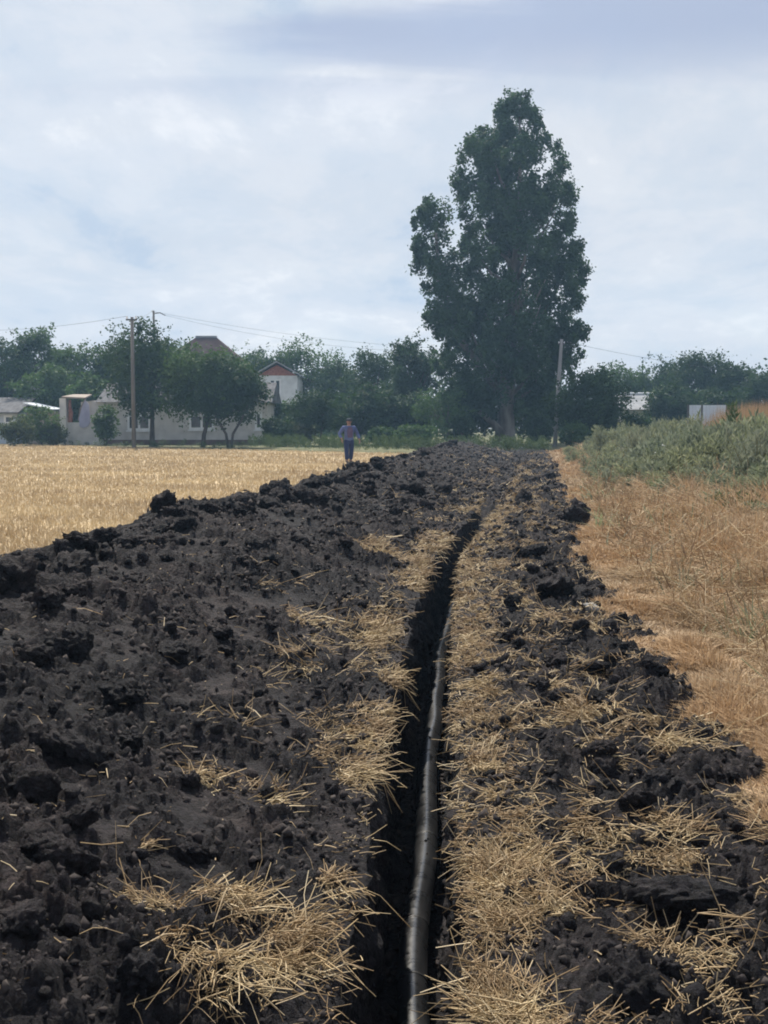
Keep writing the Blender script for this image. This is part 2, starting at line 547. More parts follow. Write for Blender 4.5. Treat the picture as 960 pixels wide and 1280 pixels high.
PU = np.array([-6.2, -5.4, -4.6, -3.9, -3.3, -2.9, -2.5, -2.0, -1.4, -0.8, -0.4, -0.172])
PZ = np.array([-0.12, 0.0, 0.12, 0.34, 0.53, 0.57, 0.53, 0.42, 0.26, 0.12, 0.045, 0.0])
QU = np.array([0.172, 0.45, 0.9, 1.3, 1.6, 1.9, 2.2])
QZ = np.array([0.0, 0.045, 0.07, 0.06, 0.02, -0.06, -0.14])


def heap_factor(Y):
    return (1.0 + 0.16 * perlin(Y * 0.45, Y * 0 + 5.5, 61) + 0.07 * perlin(Y * 1.4, Y * 0 + 2.5, 62)) * smooth((END + 1.5 - Y) / 5.0)


def base_z(u, Y):
    """height outside the trench"""
    wob = 0.22 * perlin(Y * 0.35, Y * 0 + 1.5, 63) + 0.12 * perlin(Y * 1.1, Y * 0 + 9.5, 64)
    ul = u + wob * smooth((-u - 0.6) / 1.5)
    ur = u + 0.2 * perlin(Y * 0.5, Y * 0 + 4.5, 65) * smooth((u - 0.6) / 0.8)
    zl = np.interp(ul, PU, PZ)
    zr = np.interp(ur, QU, QZ)
    zl = np.where(zl > 0, zl * heap_factor(Y), zl)
    return np.where(u < 0, zl, zr)


def detail(s, u, Y):
    """relief of lumps and crumbs; s runs along the cross-section, u is the plain offset"""
    heap = smooth((-u - 0.2) / 0.4)
    right = smooth((u - 0.25) / 0.5)
    edge = 1 - smooth((u - 1.55) / 0.5)
    wall = 1 - np.maximum(heap, right)
    wx = s + 0.12 * perlin(s * 3, Y * 3, 71); wy = Y + 0.12 * perlin(s * 3, Y * 3, 72)
    a = lumps(wx / 0.42, wy / 0.42, 100) - 0.25
    b = lumps(wx / 0.17 + 3, wy / 0.17, 110) - 0.2
    c = lumps(wx / 0.068 + 7, wy / 0.068, 120) - 0.15
    e = lumps(wx / 0.034 + 5, wy / 0.034, 125) - 0.15
    f = fbm(s * 9, Y * 9, 130, 5, 0.68)
    big = fbm(s * 1.1, Y * 1.1, 140, 3)
    amp = (0.25 + 0.95 * smooth((Y - 19.5) / 4.0)) * wall + heap * 1.0 + right * 1.0 * edge
    return amp * (0.10 * a + 0.075 * b + 0.044 * c + 0.030 * e + 0.026 * f + 0.11 * heap * (lumps(wx / 0.95 + 2, wy / 0.95, 96) - 0.3)) + 0.05 * big * (heap + right * edge) * smooth((abs(u) - 0.3) / 0.5)


def soil_z(u, Y):
    u = np.asarray(u, dtype=float); Y = np.asarray(Y, dtype=float)
    return base_z(u, Y) + detail(np.where(u < 0, u - 0.9, u + 0.9), u, Y)


def verge_z(X, Y):
    d = X - cline(np.clip(Y, -12, 119)) - 1.5
    rise = 0.45 * smooth(d / 7.0) * smooth((Y - 3) / 15.0)
    return rise + 0.03 * perlin(X * 0.7, Y * 0.7, 201)


def ground_z(X, Y):
    X = np.asarray(X, dtype=float); Y = np.asarray(Y, dtype=float)
    left = 0.02 * perlin(X * 0.5, Y * 0.5, 202)
    r = verge_z(X, Y)
    k = smooth((X - cline(np.clip(Y, -12, 119)) - 0.5) / 1.0)
    return (left * (1 - k) + r * k) * smooth((130 - Y) / 40) - 0.0


def surf_z(X, Y):
    X = np.asarray(X, dtype=float); Y = np.asarray(Y, dtype=float)
    u = X - cline(Y)
    g = ground_z(X, Y)
    inside = (u > -6.0) & (u < 2.1) & (Y < END + 1)
    return np.where(inside, np.maximum(soil_z(u, Y), g), g)


def pick(px, py, it=24):
    """point on the surface seen at a pixel of the 960 x 1280 frame"""
    d = ray(px, py)
    z = 0.2
    for _ in range(it):
        t = (z - CAM.z) / d.z
        p = CAM + d * t
        z = 0.5 * z + 0.5 * float(surf_z(np.array([p.x]), np.array([p.y]))[0])
    return Vector((p.x, p.y, z))


def build_dug_earth():
    # rows
    ys = [-5.0, -3.0, -1.5, -0.5, 0.3, 0.9, 1.4, 1.8]
    y = 1.9
    while y < END + 2.0:
        ys.append(y); y += max(0.012, 0.0056 * y)
    ys = np.array(ys)

    def span(a, b, d):
        n = max(1, int(round((b - a) / d)))
        return list(np.linspace(a, b, n, endpoint=False))
    ul = span(-6.2, -4.2, 0.07) + span(-4.2, -2.2, 0.024) + span(-2.2, -1.2, 0.015) + span(-1.2, -0.172, 0.011) + [-0.172]
    ur = span(0.172, 1.7, 0.0105) + span(1.7, 2.2, 0.03) + [2.2]
    nw = 44
    cols = []      # (kind, u or t)
    for u in ul: cols.append(('L', u))
    for i in range(1, nw): cols.append(('wl', i / nw))
    for i in range(0, 16): cols.append(('f', i / 15.0))
    for i in range(nw - 1, 0, -1): cols.append(('wr', i / nw))
    for u in ur: cols.append(('R', u))
    nc, nr = len(cols), len(ys)
    kind = np.array([k for k, _ in cols]); par = np.array([p for _, p in cols])
    Y = np.repeat(ys[:, None], nc, 1)
    P = np.repeat(par[None, :], nr, 0)
    K = np.repeat(kind[None, :], nr, 0)
    depth = 0.92 - 0.90 * smooth((Y - 18.5) / 5.0)
    depth = depth * smooth((END - Y) / 4.0)
    hl, hr = half_l(Y), half_r(Y)
    U = np.zeros_like(Y); Z = np.zeros_like(Y); S = np.zeros_like(Y)
    side = (K == 'L') | (K == 'R')
    # pull the sides so that the lip follows the ragged trench width
    lip = np.where(K == 'L', -(hl - 0.172) * np.exp(-np.maximum(-P - 0.172, 0) / 0.25), (hr - 0.172) * np.exp(-np.maximum(P - 0.172, 0) / 0.25))
    U = np.where(side, P + lip, U)
    Z = np.where(side, base_z(P, Y), Z)
    S = np.where(side, np.where(P < 0, P - 0.9, P + 0.9), S)
    zl = base_z(np.full_like(Y, -0.172), Y); zr = base_z(np.full_like(Y, 0.172), Y)
    w = (K == 'wl')
    U = np.where(w, -hl + 0.02 * P, U); Z = np.where(w, zl - P * depth, Z); S = np.where(w, -1.07 + P * 0.9, S)
    w = (K == 'wr')
    U = np.where(w, hr - 0.02 * P, U); Z = np.where(w, zr - P * depth, Z); S = np.where(w, 1.07 - P * 0.9, S)
    w = (K == 'f')
    U = np.where(w, (-hl + 0.02) + P * (hl + hr - 0.04), U); Z = np.where(w, -depth + 0.02 * perlin(Y * 3, P * 3, 9), Z); S = np.where(w, -0.17 + P * 0.34, S)
    D = detail(S, U, Y)
    D = np.clip(D, -0.05, 0.6)
    # displacement direction in the cross-section
    NU = np.where(K == 'wl', 1.0, np.where(K == 'wr', -1.0, 0.0)); NZ = np.where(side | (K == 'f'), 1.0, 0.1)
    wallrough = 0.04 * fbm(S * 4, Y * 2.2, 301, 5, 0.6) + 0.06 * (lumps(S / 0.2, Y / 0.22, 305) - 0.2) + 0.03 * (lumps(S / 0.07, Y / 0.08, 306) - 0.2)
    DW = np.where(NU != 0, np.clip(wallrough, -0.05, 0.055), 0)
    U = U + NU * DW
    Z = Z + NZ * D
    X = cline(Y) + U
    verts = np.stack([X, Y, Z], -1).reshape(-1, 3)
    i = np.arange(nr - 1)[:, None] * nc + np.arange(nc - 1)[None, :]
    faces = np.stack([i, i + 1, i + 1 + nc, i + nc], -1).reshape(-1, 4)
    me = np_mesh('dug_earth', verts, faces, True)
    o = link('dug_earth', me, M['soil'])
    tag(o, 'dark dug earth heaped beside the narrow pipe trench', kind='structure')
    return o


build_dug_earth()


def build_ground():
    V, Fc, mi = [], [], []
    base = 0

    def sheet(xs_fn, ys, nx, slot_fn):
        nonlocal base
        rows = []
        for yv in ys:
            xs = xs_fn(yv)
            rows.append(np.stack([xs, np.full(nx, yv), ground_z(xs, np.full(nx, float(yv)))], -1))
        v = np.concatenate(rows)
        n = len(ys)
        i = np.arange(n - 1)[:, None] * nx + np.arange(nx - 1)[None, :]
        f = np.stack([i, i + 1, i + 1 + nx, i + nx], -1).reshape(-1, 4)
        cen = v[f].mean(1)
        V.append(v); Fc.append(f + base); mi.append(slot_fn(cen)); base += len(v)

    def slots(c):
        X, Y = c[:, 0], c[:, 1]
        u = X - cline(np.clip(Y, -12, 119))
        far = 61.5 + np.maximum(0, (1 - X)) * 0.85
        s = np.where(u < 0, 0, 1)
        s = np.where((u < 0) & (Y > np.minimum(far, 84)), 2, s)
        s = np.where((u >= 0) & (Y > 66), 2, s)
        return s
    near = np.concatenate([np.arange(-5, 3, 1.0), np.geomspace(3, 76, 150)])
    tl = -np.geomspace(5.2, 300, 60)[::-1]
    tr = np.concatenate([np.linspace(1.45, 12, 90), np.geomspace(12.2, 300, 40)])
    sheet(lambda y: cline(np.array([y]))[0] + tl, near, len(tl), slots)
    sheet(lambda y: cline(np.array([y]))[0] + tr, near, len(tr), slots)
    full = np.concatenate([-np.geomspace(0.5, 300, 50)[::-1], [0], np.geomspace(0.5, 300, 50)])
    sheet(lambda y: cline(np.array([76.0]))[0] + full, np.concatenate([np.linspace(76, 130, 40), np.linspace(135, 260, 12)]), len(full), slots)
    sheet(lambda y: full, np.linspace(-60, -5, 20), len(full), slots)
    me = np_mesh('ground', np.concatenate(V), np.concatenate(Fc), True)
    for k in ('field', 'verge', 'yard'):
        me.materials.append(M[k])
    me.polygons.foreach_set('material_index', np.concatenate(mi).astype(np.int32))
    o = link('ground', me)
    tag(o, kind='structure')


build_ground()

# ------------------------------------------------------------------ pipe
py_ = np.arange(1.5, 21.0, 0.08)
px_c = cline(py_) + 0.018 * np.sin(py_ * 1.9 + 0.4) + 0.03 * perlin(py_ * 0.55, py_ * 0, 77) + 0.035 * np.exp(-((py_ - 9.6) / 0.5) ** 2)
pz_c = -0.92 + 0.055 + 0.10 + 0.02 * np.sin(py_ * 1.3) - 0.1 * smooth((py_ - 18) / 3.0)
pipe_root = empty('pipe', (float(px_c[0]), float(py_[0]), -0.9))
tag(pipe_root, 'long black plastic pipe lying along the bottom of the trench', 'pipe')
off = Vector(pipe_root.location)
m = MB()
m.tube([Vector((x, y, z)) - off for x, y, z in zip(px_c, py_, pz_c)], [0.066] * len(py_), n=28)
m.build('pipe_wall', M['pipe'], pipe_root, True)
for yy in (4.55, 5.05, 5.62, 6.8, 8.6, 11.5, 14.5):
    i = int(np.argmin(abs(py_ - yy)))
    p = Vector((px_c[i], py_[i], pz_c[i])) - off
    t = (Vector((px_c[i + 1], py_[i + 1], pz_c[i + 1])) - Vector((px_c[i - 1], py_[i - 1], pz_c[i - 1]))).normalized()
    mm = MB()
    mm.tube([p - t * 0.007, p - t * 0.004, p + t * 0.004, p + t * 0.007], [0.0662, 0.0695, 0.0695, 0.0662], n=20, cap=False)
    mm.build('weld_bead', M['bead'], pipe_root, True)

# ------------------------------------------------------------------ clods
_ico = {}


def ico(sub):
    if sub in _ico:
        return _ico[sub]
    import bmesh
    bm = bmesh.new()
    bmesh.ops.create_icosphere(bm, subdivisions=sub, radius=1.0)
    bm.verts.ensure_lookup_table()
    v = np.array([vv.co[:] for vv in bm.verts]); f = np.array([[q.index for q in ff.verts] for ff in bm.faces])
    bm.free()
    _ico[sub] = (v, f)
    return _ico[sub]


def clod_mesh(seed, sub=4, blocky=0.6):
    g = np.random.default_rng(seed)
    v, f = ico(sub)
    d = v.copy()
    nrm = unit(g.normal(size=(11, 3)))
    dist = g.uniform(0.55, 0.95, 11)
    r = np.full(len(d), 1.0)
    for n_, q in zip(nrm, dist):
        c = d @ n_
        r = np.where(c > 1e-3, np.minimum(r, q / np.maximum(c, 1e-3)), r)
    r = 1 - blocky + blocky * r
    r *= 1 + 0.22 * fbm(d[:, 0] * 1.9 + d[:, 2] * 1.1 + seed, d[:, 1] * 1.9 - d[:, 2] * 0.8, seed, 6, 0.7)
    r += 0.26 * (lumps(d[:, 0] * 2.6 + d[:, 2], d[:, 1] * 2.6 + d[:, 2] * 1.3, seed) - 0.2) + 0.16 * (lumps(d[:, 0] * 6 + d[:, 2] * 3, d[:, 1] * 6 - d[:, 2] * 3, seed + 9) - 0.2)
    s = np.array([1.0, g.uniform(0.7, 1.0), g.uniform(0.55, 0.8)])
    return np_mesh('clod', d * r[:, None] * s, f, True)


CLODS = [clod_mesh(900 + i, 4, 0.45 + 0.1 * (i % 5)) for i in range(12)]
for c_ in CLODS:
    c_.materials.append(M['soil'])


def put_clod(mesh, p, r, label, group=None, sink=0.35, scl=None, rot=None, name='soil_clod', mat=None):
    o = link(name, mesh, mat)
    o.location = (p[0], p[1], p[2] + r * (0.62 - sink))
    o.rotation_euler = rot or (random.uniform(-0.5, 0.5), random.uniform(-0.5, 0.5), random.uniform(0, 6.28))
    o.scale = tuple(r * k for k in (scl or (random.uniform(0.85, 1.2), random.uniform(0.85, 1.2), random.uniform(0.8, 1.15))))
    tag(o, label, 'soil clod', group)
    return o


HERO_CLODS = [
    (178, 684, 0.17, 0, 'flat slab of black earth perched on the heap crest left', (1.35, 0.9, 0.55), (0.1, 0.05, 0.3)),
    (352, 617, 0.30, 1, 'tall pointed earth clod on the far heap crest beside the stubble', None, None),
    (392, 608, 0.27, 2, 'rounded earth clod on the crest just right of the pointed one', None, None),
    (442, 592, 0.26, 3, "earth clod on the heap crest just below the person's feet", None, None),
    (10, 735, 0.24, 4, 'big dark clod on the heap crest at the left picture edge', None, None),
    (92, 722, 0.20, 5, 'dark clod on the heap crest right of the notch at left', None, None),
    (90, 822, 0.13, 6, 'dark lump of earth on the heap slope, upper of two neighbours at left', None, None),
    (158, 872, 0.15, 7, 'largest black lump sticking out of the heap slope at left', None, None),
    (172, 1232, 0.085, 8, 'round black clod touching the big straw mat at lower left', None, None),
    (25, 1010, 0.17, 9, 'broad dark clod at the left picture edge, halfway up the near slope', None, None),
    (702, 884, 0.13, 10, 'black wedge of earth between straw tufts right of the trench', None, None),
    (690, 748, 0.26, 11, 'long dark mound of earth by the dry grass edge right of trench', (1.4, 0.8, 0.6), None),
    (850, 1140, 0.13, 0, 'broad black clod at lower right between two straw tufts', (1.4, 1.0, 0.7), None),
    (640, 800, 0.10, 2, 'small black clod half buried in straw near the right trench lip', None, None),
    (800, 1250, 0.10, 5, 'grey brown clod at the bottom right corner area', None, None),
    (720, 655, 0.30, 3, 'dark clod at the right edge of the dug strip beside pale grass', None, None),
]
for px, py, r, k, lab, scl, rot in HERO_CLODS:
    p = pick(px, py)
    put_clod(CLODS[k], p, r, lab, None, 0.30, scl, rot)
st = clod_mesh(990, 3, 0.8)
st.materials.append(M['stone'])
o = put_clod(st, pick(738, 764), 0.065, 'small pale stone at the edge of the dug strip', None, 0.3, (1.2, 1, 0.8), None, 'stone')
o['category'] = 'stone'
def zone(Y):
    return 'in the near foreground' if Y < 6 else 'in the middle distance' if Y < 14 else 'further back' if Y < 26 else 'far away towards the poplar'


for i in range(185):
    Y = math.exp(random.uniform(math.log(2.8), math.log(26)))
    u = random.uniform(-3.0, -0.75)
    X = float(cline(np.array([Y]))[0]) + u
    if abs(X) > Y * 0.33 + 0.4: continue
    r = min(0.26, (0.024 + 0.085 * random.random() ** 2) * (0.75 + Y * 0.07))
    z = float(soil_z(np.array([u]), np.array([Y]))[0])
    put_clod(CLODS[i % 12], (X, Y, z), r, 'dark earth clod lying on the heap slope ' + zone(Y), 'earth clods on the heap slope')
for i in range(55):
    Y = math.exp(random.uniform(math.log(8.0), math.log(62)))
    u = -2.95 + random.gauss(0, 0.22)
    X = float(cline(np.array([Y]))[0]) + u
    if abs(X) > Y * 0.33 + 0.4: continue
    r = random.uniform(0.06, 0.17) * (0.8 + min(Y, 40) * 0.022)
    z = float(soil_z(np.array([u]), np.array([Y]))[0])
    put_clod(CLODS[(i * 5) % 12], (X, Y, z), r, 'ragged earth clod on the crest line of the heap ' + zone(Y), 'earth clods along the heap crest')
for i in range(75):
    Y = math.exp(random.uniform(math.log(3.1), math.log(45)))
    u = random.uniform(0.55, 1.6)
    X = float(cline(np.array([Y]))[0]) + u
    if abs(X) > Y * 0.33 + 0.4: continue
    r = min(0.26, (0.03 + 0.055 * random.random() ** 1.5) * (0.75 + Y * 0.06))
    z = float(soil_z(np.array([u]), np.array([Y]))[0])
    put_clod(CLODS[(i * 7) % 12], (X, Y, z), r, 'dark earth clod on the strip right of the trench ' + zone(Y), 'earth clods right of the trench')


def crumbs():
    n = 72000
    Y = np.exp(rng.uniform(math.log(2.3), math.log(60), n))
    u = np.where(rng.random(n) < 0.7, rng.uniform(-3.6, -0.2, n), rng.uniform(0.2, 1.8, n))
    u = np.where((Y > 24) & (rng.random(n) < 0.1), rng.uniform(-0.3, 0.3, n), u)
    X = cline(Y) + u
    k = (np.abs(X) < Y * 0.35 + 1.2) & (rng.random(n) < np.clip(0.55 + 0.9 * fbm(u * 1.5, Y * 1.1, 450, 2), 0.35, 1))
    X, Y, u = X[k], Y[k], u[k]
    n = len(X)
    r = (0.0035 + 0.018 * rng.random(n) ** 4) * (0.7 + np.minimum(Y, 30) * 0.10)
    z = soil_z(u, Y) + r * 0.25
    m2 = 2600
    Y2 = np.exp(rng.uniform(math.log(3.5), math.log(17), m2)); t2 = rng.normal(0, 0.10, m2)
    t2 = np.clip(t2, -0.17, 0.17)
    X2 = cline(Y2) + t2
    pxx = np.interp(Y2, py_, px_c); pzz = np.interp(Y2, py_, pz_c)
    dd = X2 - pxx
    z2 = np.where(np.abs(dd) < 0.055, pzz + np.sqrt(np.maximum(0.066 ** 2 - dd ** 2, 0)), -0.90)
    k = (np.abs(dd) > 0.055) | ((np.abs(dd) < 0.03) & (rng.random(m2) < 0.10))
    X2, Y2, z2 = X2[k], Y2[k], z2[k]
    r2 = (0.004 + 0.02 * rng.random(len(X2)) ** 3) * np.where(z2 > -0.89, 0.5, 1.3)
    X, Y, z, r = np.concatenate([X, X2]), np.concatenate([Y, Y2]), np.concatenate([z, z2]), np.concatenate([r, r2])
    n = len(X)
    v0 = np.array([(1, 0, 0), (-1, 0, 0), (0, 1, 0), (0, -1, 0), (0, 0, 1), (0, 0, -1)], float)
    f0 = np.array([(0, 2, 4), (2, 1, 4), (1, 3, 4), (3, 0, 4), (2, 0, 5), (1, 2, 5), (3, 1, 5), (0, 3, 5)])
    v = v0[None] + rng.normal(0, 0.28, (n, 6, 3))
    v = v * rng.uniform(0.65, 1.2, (n, 1, 3))
    a = rng.uniform(0, 6.28, n); ca, sa = np.cos(a)[:, None], np.sin(a)[:, None]
    v = np.stack([v[..., 0] * ca - v[..., 1] * sa, v[..., 0] * sa + v[..., 1] * ca, v[..., 2]], -1)
    v = v * r[:, None, None] + np.stack([X, Y, z], -1)[:, None, :]
    f = f0[None] + (np.arange(n) * 6)[:, None, None]
    o = link('soil_crumbs', np_mesh('soil_crumbs', v.reshape(-1, 3), f.reshape(-1, 3)), M['crumb'])
    tag(o, 'loose dark crumbs of earth strewn over the dug strip', 'soil crumbs', kind='stuff')


crumbs()


def small_clods():
    n = 1500
    Y = np.exp(rng.uniform(math.log(2.5), math.log(30), n))
    u = np.where(rng.random(n) < 0.7, rng.uniform(-3.3, -0.3, n), rng.uniform(0.3, 1.7, n))
    X = cline(Y) + u
    k = np.abs(X) < Y * 0.35 + 1.2
    X, Y, u = X[k], Y[k], u[k]; n = len(X)
    r = (0.014 + 0.03 * rng.random(n) ** 2) * (0.75 + Y * 0.06)
    v0, f0 = ico(2)
    nrm = unit(rng.normal(size=(n, 7, 3))); dist = rng.uniform(0.5, 0.9, (n, 7))
    rr = np.ones((n, len(v0)))
    for j in range(7):
        c = v0 @ nrm[:, j].T
        rr = np.minimum(rr, np.where(c.T > 0.05, dist[:, j][:, None] / np.maximum(c.T, 0.05), 9))
    rr *= 1 + rng.normal(0, 0.07, rr.shape)
    v = v0[None] * rr[..., None] * rng.uniform(0.7, 1.25, (n, 1, 3)) * r[:, None, None] + np.stack([X, Y, soil_z(u, Y) + r * 0.2], -1)[:, None]
    f = f0[None] + (np.arange(n) * len(v0))[:, None, None]
    o = link('small_clods', np_mesh('small_clods', v.reshape(-1, 3), f.reshape(-1, 3)), M['soil'])
    tag(o, 'many small broken lumps of dark earth over the dug strip', 'soil lumps', kind='stuff')


small_clods()

# ------------------------------------------------------------------ straw


def straw_mesh(name, P0, D, Lh, W, bend=0.22, seg=2):
    """three-sided stalks: start points, unit directions, lengths, half widths"""
    n = len(P0)
    side = unit(np.cross(D, unit(rng.normal(size=(n, 3)))))
    up = np.cross(side, D)
    bend = np.where(rng.random((n, 1)) < 0.35, bend * 3.0, bend)
    bv = side * rng.normal(0, 1, (n, 1)) * bend + np.array([0, 0, -1.0]) * np.abs(rng.normal(0, 1, (n, 1))) * bend * 0.6
    rings = []
    for j in range(seg + 1):
        t = j / seg
        c = P0 + D * (Lh * t)[:, None] + bv * (Lh * t * t)[:, None]
        w = W * (1.0 - 0.25 * t)
        for a in range(3):
            an = a * 2.0944
            rings.append(c + (side * math.cos(an) + up * math.sin(an)) * w[:, None])
    v = np.stack(rings, 1)                      # n, 3*(seg+1), 3
    fl = []
    for j in range(seg):
        for a in range(3):
            b = (a + 1) % 3
            fl.append((j * 3 + a, j * 3 + b, j * 3 + 3 + b, j * 3 + 3 + a))
    fl = np.array(fl)
    f = fl[None] + (np.arange(n) * 3 * (seg + 1))[:, None, None]
    return np_mesh(name, v.reshape(-1, 3), f.reshape(-1, 4))


def tufts(X, Y, Z, az, nper, length, spread=0.42, rise=0.25, rad=0.05, wscale=1.0):
    """fans of stalks; one tuft per entry. returns start, dir, length, width"""
    n = len(X)
    idx = np.repeat(np.arange(n), nper)
    m_ = len(idx)
    a = az[idx] + rng.normal(0, spread, m_)
    e = np.clip(rng.normal(rise * 0.8, 0.27, m_), -0.6, 1.2)
    D = np.stack([np.cos(a) * np.cos(e), np.sin(a) * np.cos(e), np.sin(e)], -1)
    rr = rad * length[idx] / 0.2
    P0 = np.stack([X[idx], Y[idx], Z[idx]], -1) + rng.normal(0, 1, (m_, 3)) * rr[:, None] * np.array([1, 1, 0.35])
    Lh = length[idx] * (0.15 + 1.05 * rng.random(m_) ** 2.4)
    W = (0.0007 + 0.0016 * rng.random(m_) ** 3) * wscale + 0.00021 * Y[idx]
    return P0, D, Lh, W


def lip_straw():
    parts = []
    # right of the trench: a mat close to the lip, thinning to the right
    def region(n, uf, y0, y1, azf, per, lfac=1.0, mask=None, rise=0.2, spread=0.5):
        Y = np.exp(rng.uniform(math.log(y0), math.log(y1), n))
        u = uf(n)
        X = cline(Y) + u
        keep = np.abs(X) < Y * 0.35 + 1.2
        if mask is not None:
            keep &= rng.random(n) < mask(u, Y)
        X, Y, u = X[keep], Y[keep], u[keep]
        Z = soil_z(u, Y) + 0.006
        az = azf(len(X), u)
        L_ = rng.uniform(0.09, 0.2, len(X)) * (0.85 + 0.012 * Y) * lfac
        parts.append(tufts(X, Y, Z, az, per, L_, spread, rise))
    patch = lambda u, Y: np.clip(0.15 + 2.4 * (fbm(u * 2.2, Y * 1.3, 401, 3) + 0.05), 0, 1)
    patch2 = lambda u, Y: np.clip(0.05 + 3.0 * (fbm(u * 2.4 + 9, Y * 1.2, 407, 3) - 0.06), 0, 1)
    toward = lambda n, u: np.where(u > 0, math.pi, 0.0) + rng.normal(0, 0.9, n)
    along = lambda n, u: np.where(rng.random(n) < 0.5, 1.57, -1.57) + rng.normal(0, 1.0, n) + np.where(rng.random(n) < 0.25, 1.57, 0)
    anyway = lambda n, u: rng.uniform(0, 6.283, n)
    region(1500, lambda n: 0.24 + np.abs(rng.normal(0, 0.12, n)), 2.6, 34, along, 16, 0.8, lambda u, Y: np.clip(0.5 + 2.2 * fbm(u * 2.6, Y * 1.9, 403, 3), 0, 1))
    region(420, lambda n: 0.195 + np.abs(rng.normal(0, 0.035, n)), 2.6, 26, toward, 9, 0.6, None, -0.15, 0.8)
    region(1700, lambda n: rng.uniform(0.3, 1.0, n), 2.6, 45, anyway, 17, 0.9, patch)
    region(1350, lambda n: rng.uniform(0.7, 1.75, n), 2.8, 60, anyway, 16, 0.9, patch2, 0.3)
    # left lip: only beyond a few metres and in patches
    region(1000, lambda n: -0.20 - np.abs(rng.normal(0, 0.2, n)), 6.0, 24, toward, 13, 0.95, lambda u, Y: np.clip(0.3 + 2.2 * fbm(u * 1.5, Y * 0.8, 411, 2), 0, 1))
    region(760, lambda n: -0.25 - np.abs(rng.normal(0, 0.42, n)), 5.6, 40, anyway, 11, 1.0, lambda u, Y: np.clip(0.12 + 2.2 * fbm(u * 1.8, Y * 0.9, 415, 2), 0, 1))
    region(60, lambda n: -0.19 - np.abs(rng.normal(0, 0.06, n)), 3.2, 6.5, toward, 5, 0.8)
    region(700, lambda n: rng.uniform(-2.6, 0.2, n), 20, 70, anyway, 5, 1.0, lambda u, Y: np.clip(2.2 * fbm(u * 1.2, Y * 0.4, 419, 2), 0, 1))
    # single stalks strewn over everything
    n = 2600
    Y = np.exp(rng.uniform(math.log(2.4), math.log(30), n))
    u = np.where(rng.random(n) < 0.5, rng.uniform(-2.6, -0.2, n), rng.uniform(0.2, 1.7, n))
    X = cline(Y) + u
    k = np.abs(X) < Y * 0.35 + 1.2
    X, Y, u = X[k], Y[k], u[k]
    parts.append(tufts(X, Y, soil_z(u, Y) + 0.012, rng.uniform(0, 6.28, len(X)), 1, rng.uniform(0.03, 0.16, len(X)), 0.3, 0.12, 0.0))
    P0, D, L_, W = (np.concatenate([p[i] for p in parts]) for i in range(4))
    o = link('loose_straw', straw_mesh('loose_straw', P0, D, L_, W), M['straw'])
    tag(o, 'loose golden straw and stubble scattered over both trench lips', 'straw', kind='stuff')
    return len(P0)


lip_straw()


def straw_clump(px, py, rx, ry, ntuft, per, length, az, label, group=None, spread=0.45, rise=0.25, wscale=1.1, hollow=0.0):
    c = pick(px, py)
    a = rng.uniform(0, 6.283, ntuft); q = np.sqrt(hollow ** 2 + (1 - hollow ** 2) * rng.random(ntuft))
    X = c.x + np.cos(a) * q * rx; Y = c.y + np.sin(a) * q * ry
    # loosely ring-shaped, with a bare hollow now and then
    Z = surf_z(X, Y) + rng.uniform(-0.005, 0.035, ntuft)
    azs = az + rng.normal(0, 1.15, ntuft)
    keep = rng.random(ntuft) < np.clip(0.85 + 2.0 * fbm(X / max(rx, 0.05) * 1.1, Y / max(ry, 0.05) * 1.1, int(px), 2), 0.12, 1)
    X, Y, Z, azs, q = X[keep], Y[keep], Z[keep], azs[keep], q[keep]
    ntuft = len(X)
    P0, D, L_, W = tufts(X, Y, Z, azs, int(per * 2.6), length * rng.uniform(0.5, 1.35, ntuft), spread, rise, 0.05, wscale)
    base = np.array([c.x, c.y, c.z])
    o = link('straw_clump', straw_mesh('straw_clump', P0 - base, D, L_, W), M['straw'])
    o.location = c
    tag(o, label, 'straw clump', group)
    return o


